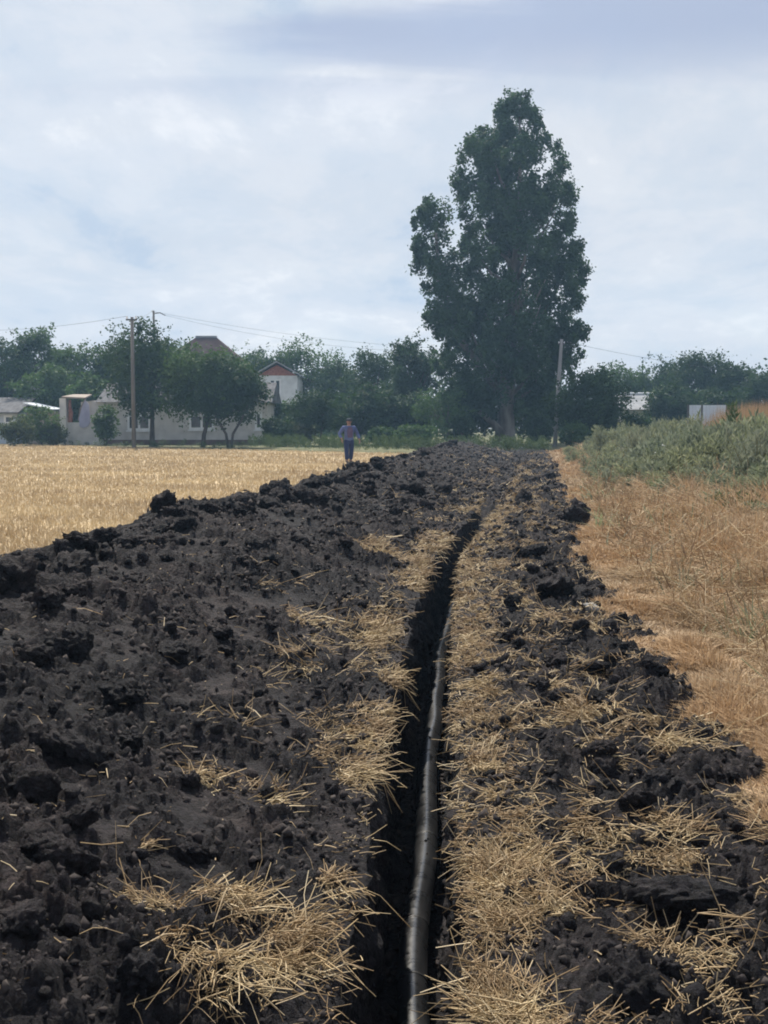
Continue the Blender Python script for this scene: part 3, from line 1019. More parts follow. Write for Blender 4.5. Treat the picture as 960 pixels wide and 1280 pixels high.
S_ = [
    (300, 1195, 0.19, 0.34, 66, 12, 0.15, -0.6, 'largest mat of golden straw on the heap slope at lower left', None, 0.5, 0.25, 1.1, 0.5),
    (185, 1130, 0.09, 0.12, 16, 12, 0.13, 2.4, 'upper left curl of straw joining the largest mat at lower left'),
    (370, 1190, 0.07, 0.25, 20, 11, 0.15, -0.3, 'straw fringe between the largest lower left mat and the trench'),
    (255, 975, 0.10, 0.12, 12, 11, 0.16, 2.6, 'slanting wisp of straw halfway up the left slope'),
    (335, 1000, 0.10, 0.22, 14, 10, 0.16, 0.4, 'straw tuft right of the slanting wisp on the left slope'),
    (445, 965, 0.07, 0.25, 18, 12, 0.17, -0.25, 'straw fan hanging over the left trench lip beside the pipe bend'),
    (415, 1110, 0.025, 0.10, 7, 10, 0.12, -0.2, 'little straw tuft on the left trench lip at lower centre'),
    (175, 1060, 0.05, 0.06, 4, 8, 0.09, 1.0, 'small pale straw wisp on bare earth above the lower left mat'),
    (395, 775, 0.22, 0.45, 20, 9, 0.21, 0.5, 'straw tuft on the left slope above a dark hollow'),
    (375, 830, 0.16, 0.22, 14, 10, 0.19, 2.8, 'straw tuft on the left slope below a dark hollow'),
    (455, 790, 0.16, 0.45, 26, 10, 0.2, 0.1, 'wide straw patch on the left trench lip at mid distance'),
    (470, 690, 0.28, 0.55, 30, 10, 0.24, 1.2, 'farthest broad straw patch on the left trench lip'),
    (330, 735, 0.12, 0.25, 5, 8, 0.17, 0.3, 'lone pale straw wisp high on the heap slope'),
    (640, 1250, 0.09, 0.16, 30, 12, 0.15, 1.5, 'thick straw clump at the bottom edge right of the trench'),
    (700, 1130, 0.08, 0.13, 14, 11, 0.14, 1.9, 'brown straw tuft arched over black earth at lower right'),
    (745, 1035, 0.10, 0.16, 18, 12, 0.16, -1.0, 'straw tuft fanning towards the camera, right of centre'),
    (840, 1040, 0.13, 0.16, 18, 11, 0.16, 0.4, 'straw tuft beside the fanning one, towards the right edge'),
    (720, 780, 0.26, 0.4, 30, 11, 0.2, 1.6, 'upright dry tuft beside the small pale stone'),
    (740, 890, 0.14, 0.25, 20, 11, 0.19, 1.4, 'upright tuft just behind the black earth wedge'),
    (820, 925, 0.12, 0.18, 18, 11, 0.16, 2.7, 'arched tan straw tuft near the orange grass'),
    (870, 1080, 0.10, 0.1, 10, 10, 0.14, 0.2, 'short straw tuft above the broad black clod at lower right'),
    (622, 1100, 0.06, 0.16, 18, 13, 0.12, 1.8, 'dense straw fringe on the right trench lip at lower centre'),
    (605, 960, 0.06, 0.2, 18, 13, 0.14, 1.2, 'dense straw fringe on the right trench lip beside the pipe bend'),
    (900, 1190, 0.09, 0.08, 8, 10, 0.12, 0.8, 'thin straw tuft at the lower right by the picture edge'),
]
for s in S_:
    straw_clump(*s)

# ------------------------------------------------------------------ grasses


def blades(name, X, Y, Z, H, lean_az, lean, W, mat, seg=2, curl=0.4):
    n = len(X)
    side = np.stack([np.cos(lean_az + 1.57 + rng.normal(0, 0.5, n)), np.sin(lean_az + 1.57), np.zeros(n)], -1)
    dirh = np.stack([np.cos(lean_az), np.sin(lean_az), np.zeros(n)], -1)
    P0 = np.stack([X, Y, Z], -1)
    rings = []
    for j in range(seg + 1):
        t = j / seg
        h = H * t
        c = P0 + dirh * (H * (lean * t + curl * lean * t * t))[:, None] + np.array([0, 0, 1.0]) * (h * (1 - 0.35 * np.minimum(lean, 1.4) * t))[:, None]
        w = W * (1 - t) if j == seg else W * (1 - 0.3 * t)
        if j == seg:
            rings.append(c)
        else:
            rings.append(c - side * w[:, None]); rings.append(c + side * w[:, None])
    v = np.stack(rings, 1)
    nv = v.shape[1]
    fl = []
    for j in range(seg - 1):
        fl.append((2 * j, 2 * j + 1, 2 * j + 3)); fl.append((2 * j, 2 * j + 3, 2 * j + 2))
    fl.append((2 * (seg - 1), 2 * (seg - 1) + 1, 2 * seg))
    f = np.array(fl)[None] + (np.arange(n) * nv)[:, None, None]
    return np_mesh(name, v.reshape(-1, 3), f.reshape(-1, 3))


def stubble():
    n = 175000
    Y = np.exp(rng.uniform(math.log(8.5), math.log(86), n))
    X = rng.uniform(-0.40, 0.06, n) * Y - rng.random(n) * 2
    u = X - cline(Y)
    far = 61.5 + np.maximum(0, 1 - X) * 0.85
    k = (u < -4.6) & (Y < np.minimum(far, 84) + rng.normal(0, 0.6, n))
    X, Y = X[k], Y[k]
    n = len(X)
    H = rng.uniform(0.05, 0.15, n)
    me = blades('stubble', X, Y, ground_z(X, Y) - 0.005, H, rng.uniform(0, 6.28, n), np.abs(rng.normal(0.4, 0.6, n)), 0.0015 + 0.00045 * Y, None, 1)
    o = link('stubble_stalks', me, M['stubble'])
    tag(o, 'short cut golden stubble covering the field left of the heap', 'stubble', kind='stuff')


stubble()


def dry_grass():
    n = 300000
    Y = np.exp(rng.uniform(math.log(3.6), math.log(66), n))
    u = 1.45 + rng.exponential(1.0, n) * (0.5 + Y * 0.11)
    X = cline(Y) + u
    k = (X < Y * 0.36 + 2.4) & (rng.random(n) < smooth((u - 1.40 - 0.35 * perlin(Y * 0.9, Y * 0, 501) - 0.2 * perlin(Y * 3.1, u * 3, 502)) / 0.3) * 0.9 + 0.04)
    X, Y, u = X[k], Y[k], u[k]
    n = len(X)
    d = u - 1.45
    clump = 0.35 + 0.8 * np.clip(fbm(X * 1.7, Y * 1.0, 511, 3) * 1.5 + 0.35, 0, 1.3)
    H = (0.09 + 0.42 * smooth(d / 3.0) * smooth((Y - 2) / 9.0)) * clump * rng.uniform(0.6, 1.3, n)
    az = 2.6 + 2.6 * fbm(X * 0.6, Y * 0.4, 521, 3) + rng.normal(0, 1.7, n)
    lean = np.clip(rng.normal(0.7, 0.5, n), 0.03, 1.7)
    me = blades('dry_grass', X, Y, ground_z(X, Y) - 0.01, H, az, lean, (0.0012 + 0.00046 * Y) * rng.uniform(0.5, 1.6, n), None, 2, 0.5)
    o = link('dry_grass', me, M['drygrass'])
    tag(o, 'dry tan and orange grass matted along the right verge', 'dry grass', kind='stuff')
    # green shoots through the thatch
    n = 9000
    Y = np.exp(rng.uniform(math.log(6), math.log(30), n))
    X = cline(Y) + 1.9 + rng.exponential(1.0, n) * (0.8 + Y * 0.12)
    k = (X < Y * 0.36 + 2.0) & (rng.random(n) < np.clip(4.0 * (fbm(X * 0.6, Y * 0.4, 531, 2) - 0.22), 0.01, 1))
    X, Y = X[k], Y[k]; n = len(X)
    o = link('green_shoots', blades('green_shoots', X, Y, ground_z(X, Y), rng.uniform(0.15, 0.5, n), rng.uniform(0, 6.28, n), np.abs(rng.normal(0.5, 0.4, n)), 0.0015 + 0.0006 * Y, None, 2), M['weed'])
    tag(o, 'green shoots coming up through the dry verge grass', 'grass', kind='stuff')
    # seeding stems standing above the thatch
    n = 1500
    Y = np.exp(rng.uniform(math.log(6), math.log(50), n))
    X = cline(Y) + 2.0 + rng.exponential(1.0, n) * (0.8 + Y * 0.1)
    k = X < Y * 0.36 + 2.0
    X, Y = X[k], Y[k]; n = len(X)
    H = rng.uniform(0.25, 0.6, n)
    az = rng.uniform(0, 6.28, n); e = rng.uniform(0.9, 1.5, n)
    D = np.stack([np.cos(az) * np.cos(e), np.sin(az) * np.cos(e), np.sin(e)], -1)
    P = np.stack([X, Y, ground_z(X, Y)], -1)
    head = P + D * (H * 0.8)[:, None]
    PP = np.concatenate([P, head]); DD = np.concatenate([D, unit(D + rng.normal(0, 0.15, (n, 3)))])
    LL = np.concatenate([H, H * 0.28]); WW = np.concatenate([0.001 + 0.00009 * Y, 0.003 + 0.00022 * Y])
    o = link('seeding_stems', straw_mesh('seeding_stems', PP, DD, LL, WW, 0.08), M['drygrass'])
    tag(o, 'thin dry stems with seed heads standing in the verge grass', 'dry stems', kind='stuff')
    # long lodged stalks lying across the grass
    n = 3200
    Y = np.exp(rng.uniform(math.log(5), math.log(34), n))
    X = cline(Y) + 2.0 + rng.exponential(1.0, n) * (0.6 + Y * 0.1)
    k = X < Y * 0.36 + 2.0
    X, Y = X[k], Y[k]; n = len(X)
    az = rng.uniform(0, 6.28, n); e = rng.uniform(0.0, 0.7, n)
    D = np.stack([np.cos(az) * np.cos(e), np.sin(az) * np.cos(e), np.sin(e)], -1)
    Hh = 0.1 + 0.2 * smooth((X - cline(Y) - 1.5) / 2.0)
    o = link('lodged_stalks', straw_mesh('lodged_stalks', np.stack([X, Y, ground_z(X, Y) + Hh], -1), D, rng.uniform(0.2, 0.6, n), 0.0015 + 0.00016 * Y, 0.2), M['straw'])
    tag(o, 'pale long stalks lying across the dry verge grass', 'dry stalks', kind='stuff')


dry_grass()


def weed_leaves(g, h, nstem, spread, nleaf, ls):
    """leaf quads and stem polylines of one bushy upright weed"""
    V, S = [], []
    for s in range(nstem):
        a = g.uniform(0, 6.28); ln = g.uniform(0.0, spread)
        top = np.array([math.cos(a) * ln, math.sin(a) * ln, h * g.uniform(0.7, 1.05)])
        root = np.array([math.cos(a) * 0.05, math.sin(a) * 0.05, 0])
        t = g.uniform(0.12, 1.0, nleaf) ** 0.8
        c = root + (top - root) * t[:, None]
        c[:, :2] += g.normal(0, 1, (nleaf, 2)) * (0.11 * h * (1.1 - t))[:, None] + g.normal(0, 0.02, (nleaf, 2))
        d = unit(np.concatenate([g.normal(0, 1, (nleaf, 2)), g.uniform(0.5, 2.4, (nleaf, 1))], 1))
        sd = unit(np.cross(d, g.normal(size=(nleaf, 3))))
        L_ = ls * g.uniform(0.6, 1.5, nleaf)[:, None]
        w = L_ * 0.11
        V.append(np.stack([c, c + d * L_ * 0.5 + sd * w, c + d * L_, c + d * L_ * 0.5 - sd * w], 1))
        S.append((root, top))
    return np.concatenate(V), S


def quads_mesh(name, V):
    n = len(V)
    return np_mesh(name, V.reshape(-1, 3), np.arange(n * 4).reshape(n, 4))


def weeds_mass():
    protos = [weed_leaves(np.random.default_rng(600 + i), 1.0, 9, 0.26, 24, 0.15)[0] for i in range(8)]
    out = []
    n = 1250
    got = 0
    while got < n:
        Y = random.uniform(19, 58) if random.random() < 0.5 else random.uniform(15, 34); X = random.uniform(3.5, 21)
        c = float(cline(np.array([Y]))[0])
        lo = c + 2.2 + max(0, (30 - Y)) * 0.14
        if X < lo or X > Y * 0.37 + 1.5: continue
        edge = min(1.0, (X - lo) / 2.5) * min(1.0, max(0.0, (Y - 15) / 7.0) + 0.1)
        if random.random() > 0.25 + edge: continue
        h = (0.40 + 0.62 * edge) * random.uniform(0.7, 1.2) * (1 + 0.3 * float(perlin(np.array([X * 0.4]), np.array([Y * 0.3]), 7)[0]))
        v = protos[got % 8]
        a = random.uniform(0, 6.28)
        rot = np.array([[math.cos(a), -math.sin(a), 0], [math.sin(a), math.cos(a), 0], [0, 0, 1]])
        s = np.array([0.75 + 0.3 * h, 0.75 + 0.3 * h, h])
        z = float(ground_z(np.array([X]), np.array([Y]))[0])
        out.append(((v * s) @ rot.T) + np.array([X, Y, z]))
        got += 1
    o = link('green_weeds', quads_mesh('green_weeds', np.concatenate(out)), M['weed'])
    tag(o, 'mass of tall grey green weeds behind the dry verge grass', 'weeds', kind='stuff')


weeds_mass()


def weed_plant(px, Y, h, nstem, spread, nleaf, ls, mat, label, flowers=0, name='weed_plant'):
    p = at(px, 526, Y)
    z = float(ground_z(np.array([p.x]), np.array([Y]))[0])
    t = empty(name, (p.x, Y, z))
    tag(t, label, 'weed')
    g = np.random.default_rng(int(px * 7 + Y))
    V, S = weed_leaves(g, h, nstem, spread, nleaf, ls)
    link('foliage', quads_mesh('foliage', V), mat, t)
    m_ = MB()
    for a, b in S:
        m_.tube([a, (a + b) / 2 + np.array([0.02, 0.01, 0]), b], [0.012, 0.01, 0.005], n=5)
    m_.build('stem', M['stem'], t)
    for i in range(flowers):
        a, b = S[i % len(S)]
        q = b + g.normal(0, 0.09, 3)
        v0, f0 = ico(1)
        link('flower_head', np_mesh('flower_head', v0 * np.array([0.04, 0.04, 0.018]) + q, f0), M['flower'], t)
    return t


weed_plant(915, 34, 1.75, 5, 0.30, 70, 0.20, M['weed_dark'], 'tall dark spiky weed standing above the others beside dry reeds')
weed_plant(948, 23, 1.25, 14, 0.7, 60, 0.12, M['weed_grey'], 'silvery grey wormwood bush at the right picture edge')
weed_plant(748, 44, 1.35, 12, 0.6, 60, 0.15, M['weed'], 'pale green bushy weed at the left end of the weed belt')
weed_plant(838, 30, 0.95, 9, 0.5, 45, 0.11, M['weed'], 'green weed with small white flower heads in the weed belt', 14)
weed_plant(800, 36, 1.25, 10, 0.5, 55, 0.13, M['weed_grey'], 'greyish weed in the weed belt below the pale roof')
weed_plant(870, 33, 1.3, 10, 0.5, 60, 0.13, M['weed'], 'bushy green weed in the belt below the metal fence')
weed_plant(925, 18, 0.45, 9, 0.4, 35, 0.08, M['weed_dark'], 'low green weed growing out of the dry grass at right')
weed_plant(760, 27.5, 0.55, 9, 0.4, 35, 0.09, M['weed_grey'], 'low dark weed at the foot of the belt near the dug strip')


def reeds():
    n = 4200
    c = at(948, 526, 41)
    X = c.x + rng.normal(0, 1.0, n); Y = 41 + rng.normal(0, 1.3, n)
    z = ground_z(X, Y)
    base = np.array([c.x, 41.0, 0])
    H = rng.uniform(1.65, 2.1, n) * np.exp(-((X - c.x) / 3.0) ** 2)
    me = blades('reeds', X - base[0], Y - base[1], z - 0.02, H, rng.uniform(0, 6.28, n), np.abs(rng.normal(0.12, 0.12, n)), np.full(n, 0.012), None, 2)
    o = link('reed_stand', me, M['reed'])
    o.location = base
    tag(o, 'stand of dry tan reeds above the weeds at the right edge', 'reeds')


reeds()

# ------------------------------------------------------------------ trees


def leaf_quads(C, size, g, outward=None):
    n = len(C)
    nrm = unit(g.normal(size=(n, 3)) + np.array([0, 0, 0.5]) + (0 if outward is None else 0.7 * outward))
    a = unit(np.cross(nrm, g.normal(size=(n, 3))))
    b = np.cross(nrm, a)
    s = (size * g.uniform(0.6, 1.4, n))[:, None]
    return np.stack([C - a * s * 0.5, C + b * s * 0.33, C + a * s * 0.5, C - b * s * 0.33], 1)


def tree(px, Y, top_py, width_px, label, leafk='mid', base_py=None, nleaf=9500, leaf=0.22, bottom=0.25, seed=1, trunks=1, lean=0.0, group='trees', name='tree', cat='tree', shape=1.0, dep=0.85, zb=None, gap=1.0):
    """crown_bottom is a fraction of the height"""
    g = np.random.default_rng(seed)
    top = at(px, top_py, Y)
    x = top.x
    z0 = float(ground_z(np.array([x]), np.array([Y]))[0]) - 0.05 if zb is None else zb
    H = top.z - z0
    rw = width_px / F * Y / 2
    t = empty(name, (x, Y, z0))
    tag(t, label, cat, group)
    # branch skeleton -> clumps
    nb = 34
    m_ = MB()
    cl = []
    zc = H * (bottom + 1) / 2; rz = H * (1 - bottom) / 2
    r0 = max(0.06, 0.018 * H * (1.15 if trunks == 1 else 0.85))
    forks = []
    for k in range(trunks):
        a = g.uniform(0, 6.28) if trunks == 1 else (math.pi * k + 0.3)
        fx = rw * (0.12 if trunks == 1 else 0.38) * math.cos(a) + lean
        fz = H * bottom * (1.25 if trunks == 1 else 1.45)
        pts = [(0.0 if trunks == 1 else 0.08 * math.cos(a), 0, -0.1), (fx * 0.25, 0.05 * math.sin(a), fz * 0.45), (fx, rw * 0.1 * math.sin(a), fz), (fx * 1.1, 0, zc * 1.1)]
        m_.tube(pts, [r0 * 1.25, r0, r0 * 0.8, r0 * 0.35], n=9)
        forks.append((np.array(pts[2]), np.array(pts[3])))
    i = 0
    while len(cl) < nb:
        i += 1
        d = unit(g.normal(size=3))
        q = g.uniform(0.45, 0.86)
        e = np.array([d[0] * rw * q, d[1] * rw * dep * q, d[2] * rz * q * shape])
        c = np.array([lean * 0.6, 0, zc]) + e
        if g.random() < 0.15 and d[2] < -0.6: continue
        cl.append((c, q))
    cl = [(c, (0.30 + 0.18 * g.random()) * min(rw, rz * 1.2)) for c, q in cl]
    for c, r in cl[:14]:
        f = forks[g.integers(len(forks))]
        s = f[0] + (f[1] - f[0]) * g.uniform(0, 0.9)
        mid = (s + c) / 2 + g.normal(0, 0.06, 3) * rw
        m_.tube([s, mid, c], [r0 * 0.42, r0 * 0.28, r0 * 0.1], n=6)
    m_.build('trunk', M['bark'], t, True)
    # twigs clumps within each branch clump
    Cs = []
    per = int(nleaf / nb / 14) + 1
    for c, r in cl:
        sub = c + unit(g.normal(size=(14, 3))) * (r * g.uniform(0.35, 1.0, (14, 1))) * np.array([1, 1, 0.75])
        for sc in sub:
            Cs.append(sc + g.normal(0, 0.22 * r * gap, (per, 3)) * np.array([1, 1, 0.8]))
    # a few stray sprays on the outline
    for k in range(28):
        d = unit(g.normal(size=3)); d[2] = abs(d[2]) if g.random() < 0.75 else d[2]
        q = g.uniform(0.88, 1.04)
        p = np.array([lean * 0.6, 0, zc]) + d * np.array([rw * q, rw * dep * q, rz * q])
        Cs.append(p + g.normal(0, 0.05 * rw, (max(12, per // 2), 3)))
    C = np.concatenate(Cs)
    C[:, 2] = np.maximum(C[:, 2], H * bottom * 0.7 + 0.05)
    outw = unit(C - np.array([0, 0, zc]))
    link('crown', quads_mesh('crown', leaf_quads(C, np.full(len(C), leaf), g, outw)), LEAF[leafk], t)
    return t


def poplar():
    Y = 85.0
    base = at(631, 556, Y)
    g = np.random.default_rng(33)
    t = empty('poplar_tree', (base.x, Y, 0.0))
    tag(t, 'tall dark green poplar towering at the end of the trench', 'tree')
    s = Y / F
    ox = 631

    def wx(px): return (px - ox) * s
    def wz(py): return at(ox, float(py), Y).z
    # silhouette tables: image row -> centre, half width
    yy = np.array([130, 143, 156, 172, 187, 207, 250, 285, 320, 360, 400, 440, 470, 495, 512])
    cx = np.array([644, 642, 638, 636, 632, 634, 643, 646, 652, 646, 638, 634, 630, 626, 624])
    hw = np.array([12, 28, 35, 47, 64, 70, 76, 68, 78, 80, 88, 93, 92, 80, 58])
    ly = np.array([250, 270, 290, 320, 350, 385, 420])
    lx = np.array([541, 543, 545, 549, 556, 566, 580])
    lw = np.array([9, 25, 31, 33, 36, 42, 44])
    clumps = []

    def fill(ys, cs, ws, n, rr):
        dens = ws ** 1.6
        cdf = np.concatenate([[0], np.cumsum((dens[1:] + dens[:-1]) / 2 * np.diff(ys))]); cdf /= cdf[-1]
        for k in range(n):
            py = np.interp(g.random(), cdf, ys)
            w = np.interp(py, ys, ws); c = np.interp(py, ys, cs)
            a = g.uniform(0, 6.28); q = math.sqrt(g.random()) * 0.96
            r = g.uniform(*rr)
            lim = max(w - r / s * 0.55, 3)
            clumps.append((np.array([wx(c + lim * q * math.cos(a)), lim * q * math.sin(a) * s * 0.9, wz(py)]), r))
    fill(yy, cx, hw, 450, (0.5, 1.0))
    fill(ly, lx, lw, 64, (0.5, 0.85))
    # outline sprays
    for k in range(120):
        py = g.uniform(118, 470); w = np.interp(py, yy, hw) * g.uniform(0.84, 1.0); c = np.interp(py, yy, cx)
        a = g.choice([0, math.pi]) + g.normal(0, 0.5)
        clumps.append((np.array([wx(c + w * math.cos(a)), w * math.sin(a) * s * 0.9, wz(py)]), g.uniform(0.35, 0.7)))
    for k in range(26):
        py = g.uniform(248, 400); w = np.interp(py, ly, lw) * g.uniform(0.85, 1.0); c = np.interp(py, ly, lx)
        a = math.pi + g.normal(0, 0.7)
        clumps.append((np.array([wx(c + w * math.cos(a)), w * math.sin(a) * s * 0.9, wz(py)]), g.uniform(0.22, 0.4)))
    Cs = []
    for c, r in clumps:
        ns = 10
        sub = c + unit(g.normal(size=(ns, 3))) * (r * g.uniform(0.3, 1.0, (ns, 1))) * np.array([0.85, 0.85, 1.25])
        per = int(19 * (r / 0.8) ** 1.3) + 6
        for q in sub:
            Cs.append(q + g.normal(0, 0.24 * r, (per, 3)))
    C = np.concatenate(Cs)
    axis = np.stack([np.interp(C[:, 2], [0, 25], [0, 0.8]), np.zeros(len(C)), C[:, 2] - 1.0], -1)
    link('crown', quads_mesh('crown', leaf_quads(C, np.full(len(C), 0.22), g, unit(C - axis))), LEAF['poplar'], t)
    # trunk and ascending limbs
    m_ = MB()
    H = wz(140)
    tr = [(0, 0, -0.3), (0.0, 0, 0.5), (0.05, 0, 2.0), (0.1, 0, 5), (0.5, 0, 10), (0.9, 0, 16), (0.85, 0, H)]
    m_.tube(tr, [1.05, 0.75, 0.6, 0.5, 0.38, 0.22, 0.05], n=14)
    for k in range(46):
        z = g.uniform(2.5, 17); a = g.uniform(0, 6.28)
        p0 = np.array([np.interp(z, [0, 5, 10, 16], [0, 0.1, 0.5, 0.9]), 0, z])
        ln = g.uniform(1.6, 3.0)
        p2 = p0 + np.array([math.cos(a) * ln, math.sin(a) * ln * 0.9, ln * g.uniform(0.8, 1.8)])
        p2[2] = min(p2[2], H)
        p1 = (p0 + p2) / 2 + np.array([math.cos(a), math.sin(a), -0.6]) * 0.35
        m_.tube([p0, p1, p2], [0.16, 0.10, 0.03], n=6)
    m_.tube([(0, 0, 3.2), (-3.3, 0, 7.5), (-4.7, 0, 11.5), (-5.0, 0, 16.0)], [0.34, 0.26, 0.2, 0.04], n=8)
    m_.build('trunk', M['bark_pale'], t, True)
    b = MB()
    b.tube([(-0.15, -0.5, 0.7), (-0.95, -0.7, 1.55), (-1.9, -0.85, 2.35)], [0.30, 0.24, 0.16], n=10)
    b.build('broken_limb', M['bark_pale'], t, True)


poplar()

TREES = [
    # px, Y, top, width, label, leaf, kwargs
    (188, 79, 402, 140, 'big dark broad tree behind the left utility pole', 'dark', dict(nleaf=15000, bottom=0.20, seed=2, leaf=0.2)),
    (252, 77, 430, 124, 'lighter green orchard tree in front of the long house', 'mid', dict(nleaf=13000, bottom=0.22, seed=3, leaf=0.19)),
    (286, 76, 446, 94, 'dark orchard tree with forked trunk in front of the long house', 'dark', dict(nleaf=12500, bottom=0.24, seed=4, leaf=0.19, trunks=2)),
    (12, 98, 412, 92, 'background tree at the left picture edge', 'dark', dict(seed=5)),
    (48, 100, 402, 84, 'background tree with the tallest ragged top at left', 'mid', dict(seed=6)),
    (98, 101, 426, 88, 'low background tree between ragged top and big dark tree', 'mid', dict(seed=7)),
    (136, 99, 432, 60, 'narrow background tree close left of the big dark tree', 'dark', dict(seed=8)),
    (60, 93, 458, 90, 'mid green tree over the white roofed shed', 'mid', dict(seed=9, bottom=0.15)),
    (118, 91, 470, 70, 'mid green tree behind the ruined annex', 'mid', dict(seed=10, bottom=0.15)),
    (300, 112, 430, 90, 'background tree right of the brown hipped roof', 'mid', dict(seed=11)),
    (338, 110, 432, 70, 'background tree behind the red brick gable', 'dark', dict(seed=12)),
    (385, 108, 421, 96, 'rounded background tree right of the red brick gable', 'mid', dict(seed=13, nleaf=8000)),
    (428, 104, 452, 84, 'low background tree above the person', 'dark', dict(seed=14, bottom=0.1)),
    (470, 98, 430, 96, 'broad background tree between person and poplar', 'dark', dict(seed=15, nleaf=9000, bottom=0.1)),
    (516, 92, 416, 84, 'background tree leaning against the poplar crown', 'dark', dict(seed=16, nleaf=9000, bottom=0.08)),
    (400, 80, 488, 96, 'small spreading tree with thin trunk left of the person', 'dark', dict(seed=17, bottom=0.3, nleaf=7000, leaf=0.17)),
    (455, 84, 478, 92, 'dense dark tree right behind the person', 'dark', dict(seed=18, bottom=0.08, nleaf=8000)),
    (505, 84, 490, 80, 'dense dark tree between person and lighter bush', 'dark', dict(seed=19, bottom=0.05, nleaf=8000)),
    (738, 74, 458, 106, 'round dark tree right of the leaning pole', 'dark', dict(seed=20, bottom=0.06, nleaf=11000, leaf=0.18)),
    (585, 88, 470, 90, 'dark tree at the foot of the poplar, left side', 'dark', dict(seed=21, bottom=0.05, nleaf=8000)),
    (676, 89, 482, 76, 'dark tree at the foot of the poplar, right side', 'dark', dict(seed=22, bottom=0.05, nleaf=8000)),
    (778, 112, 450, 80, 'far tree just right of the poplar crown', 'mid', dict(seed=23)),
    (822, 114, 443, 84, 'far tree above the pale grey roof', 'dark', dict(seed=24)),
    (872, 108, 437, 88, 'far tree with the highest ragged top at right', 'dark', dict(seed=25, nleaf=9000)),
    (915, 106, 452, 66, 'far tree above the metal fence', 'dark', dict(seed=26)),
    (950, 104, 460, 72, 'far tree at the right picture edge', 'dark', dict(seed=27)),
    (845, 92, 482, 76, 'low dark tree left of the metal fence', 'dark', dict(seed=28, bottom=0.05)),
    (900, 94, 484, 84, 'low dark tree behind the metal fence', 'dark', dict(seed=29, bottom=0.05)),
    (362, 92, 503, 84, 'mid green tree in front of the house with the brick gable', 'mid', dict(seed=31, bottom=0.05)),
    (225, 104, 436, 80, 'background tree in front of the brown hipped roof', 'mid', dict(seed=34, bottom=0.1)),
    (212, 116, 430, 80, 'background tree hidden mostly behind the big dark tree', 'mid', dict(seed=30)),
]
for px, Y, top, w, lab, lk, kw in TREES:
    tree(px, Y, top, w, lab, lk, **kw)

BUSHES = [
    (345, 78, 520, 40, 'dark bush at the right end of the long house', 'dark'),
    (378, 82, 524, 46, 'olive bush between the dark bush and the thin trunk', 'olive'),
    (555, 80, 478, 76, 'lighter green bush left of the poplar trunk', 'mid'),
    (578, 79, 516, 36, 'small bush beside the broken limb of the poplar', 'dark'),
    (672, 80, 512, 40, 'dark bush between poplar trunk and leaning pole', 'dark'),
    (48, 82, 506, 54, 'light green bush in front of the white roofed shed', 'light'),
    (20, 80, 522, 44, 'greyish bush below the slate roofed shed window', 'olive'),
    (70, 82, 530, 30, 'low bush against the pillar of the ruined annex', 'olive'),
    (132, 82, 505, 36, 'light bush growing over the annex roof edge', 'light'),
    (520, 76, 530, 60, 'low green bush right of the person at the field edge', 'mid'),
    (480, 79, 534, 44, 'low dark bush at the field edge behind the person', 'mid'),
    (790, 78, 515, 50, 'dark bush below the pale grey roof', 'dark'),
    (720, 68, 530, 40, 'green bush at the base of the leaning pole', 'mid'),
]
for i, (px, Y, top, w, lab, lk) in enumerate(BUSHES):
    tree(px, Y, top, w, lab, lk, nleaf=3200, leaf=0.15, bottom=0.02, seed=80 + i, group='bushes along the field edge', name='bush', cat='bush')


def edge_weeds():
    protos = [weed_leaves(np.random.default_rng(700 + i), 1.0, 5, 0.3, 18, 0.16)[0] for i in range(5)]
    out = []
    for k in range(620):
        X = random.uniform(-30, 9)
        far = min(61.5 + max(0, 1 - X) * 0.85, 84)
        Y = far + abs(random.gauss(0, 4.0)) + 0.3
        if X < -8 and (Y > 83 or random.random() < 0.6): continue
        h = random.uniform(0.25, 0.6) + (0.3 if X > -8 else -0.15)
        v = protos[k % 5]
        out.append(v * np.array([0.9, 0.9, h]) + np.array([X, Y, 0]))
    o = link('edge_weeds', quads_mesh('edge_weeds', np.concatenate(out)), M['weed_dark'])
    tag(o, 'low green weeds along the far edge of the stubble field', 'weeds', kind='stuff')


edge_weeds()


def far_wood():
    """the mass of trees behind the gardens that reads as one"""
    g = np.random.default_rng(44)
    Cs = []
    for k in range(520):
        X = g.uniform(-62, 66); Y = g.uniform(122, 150)
        top = 5.5 + 1.8 * math.sin(X * 0.17) + 1.2 * math.sin(X * 0.43 + 1)
        c = np.array([X, Y, g.uniform(0.6, 1.0) * top - 0.5])
        if g.random() < 0.45: c[2] *= g.uniform(0.15, 0.8)
        Cs.append(c + g.normal(0, 1, (70, 3)) * np.array([1.3, 1.2, 0.9]))
    C = np.concatenate(Cs); C[:, 2] = np.maximum(C[:, 2], 0.1)
    o = link('far_wood', quads_mesh('far_wood', leaf_quads(C, np.full(len(C), 0.5), g)), LEAF['dark'])
    tag(o, 'far dark wood behind the gardens', 'wood', kind='stuff')


far_wood()

# ------------------------------------------------------------------ buildings


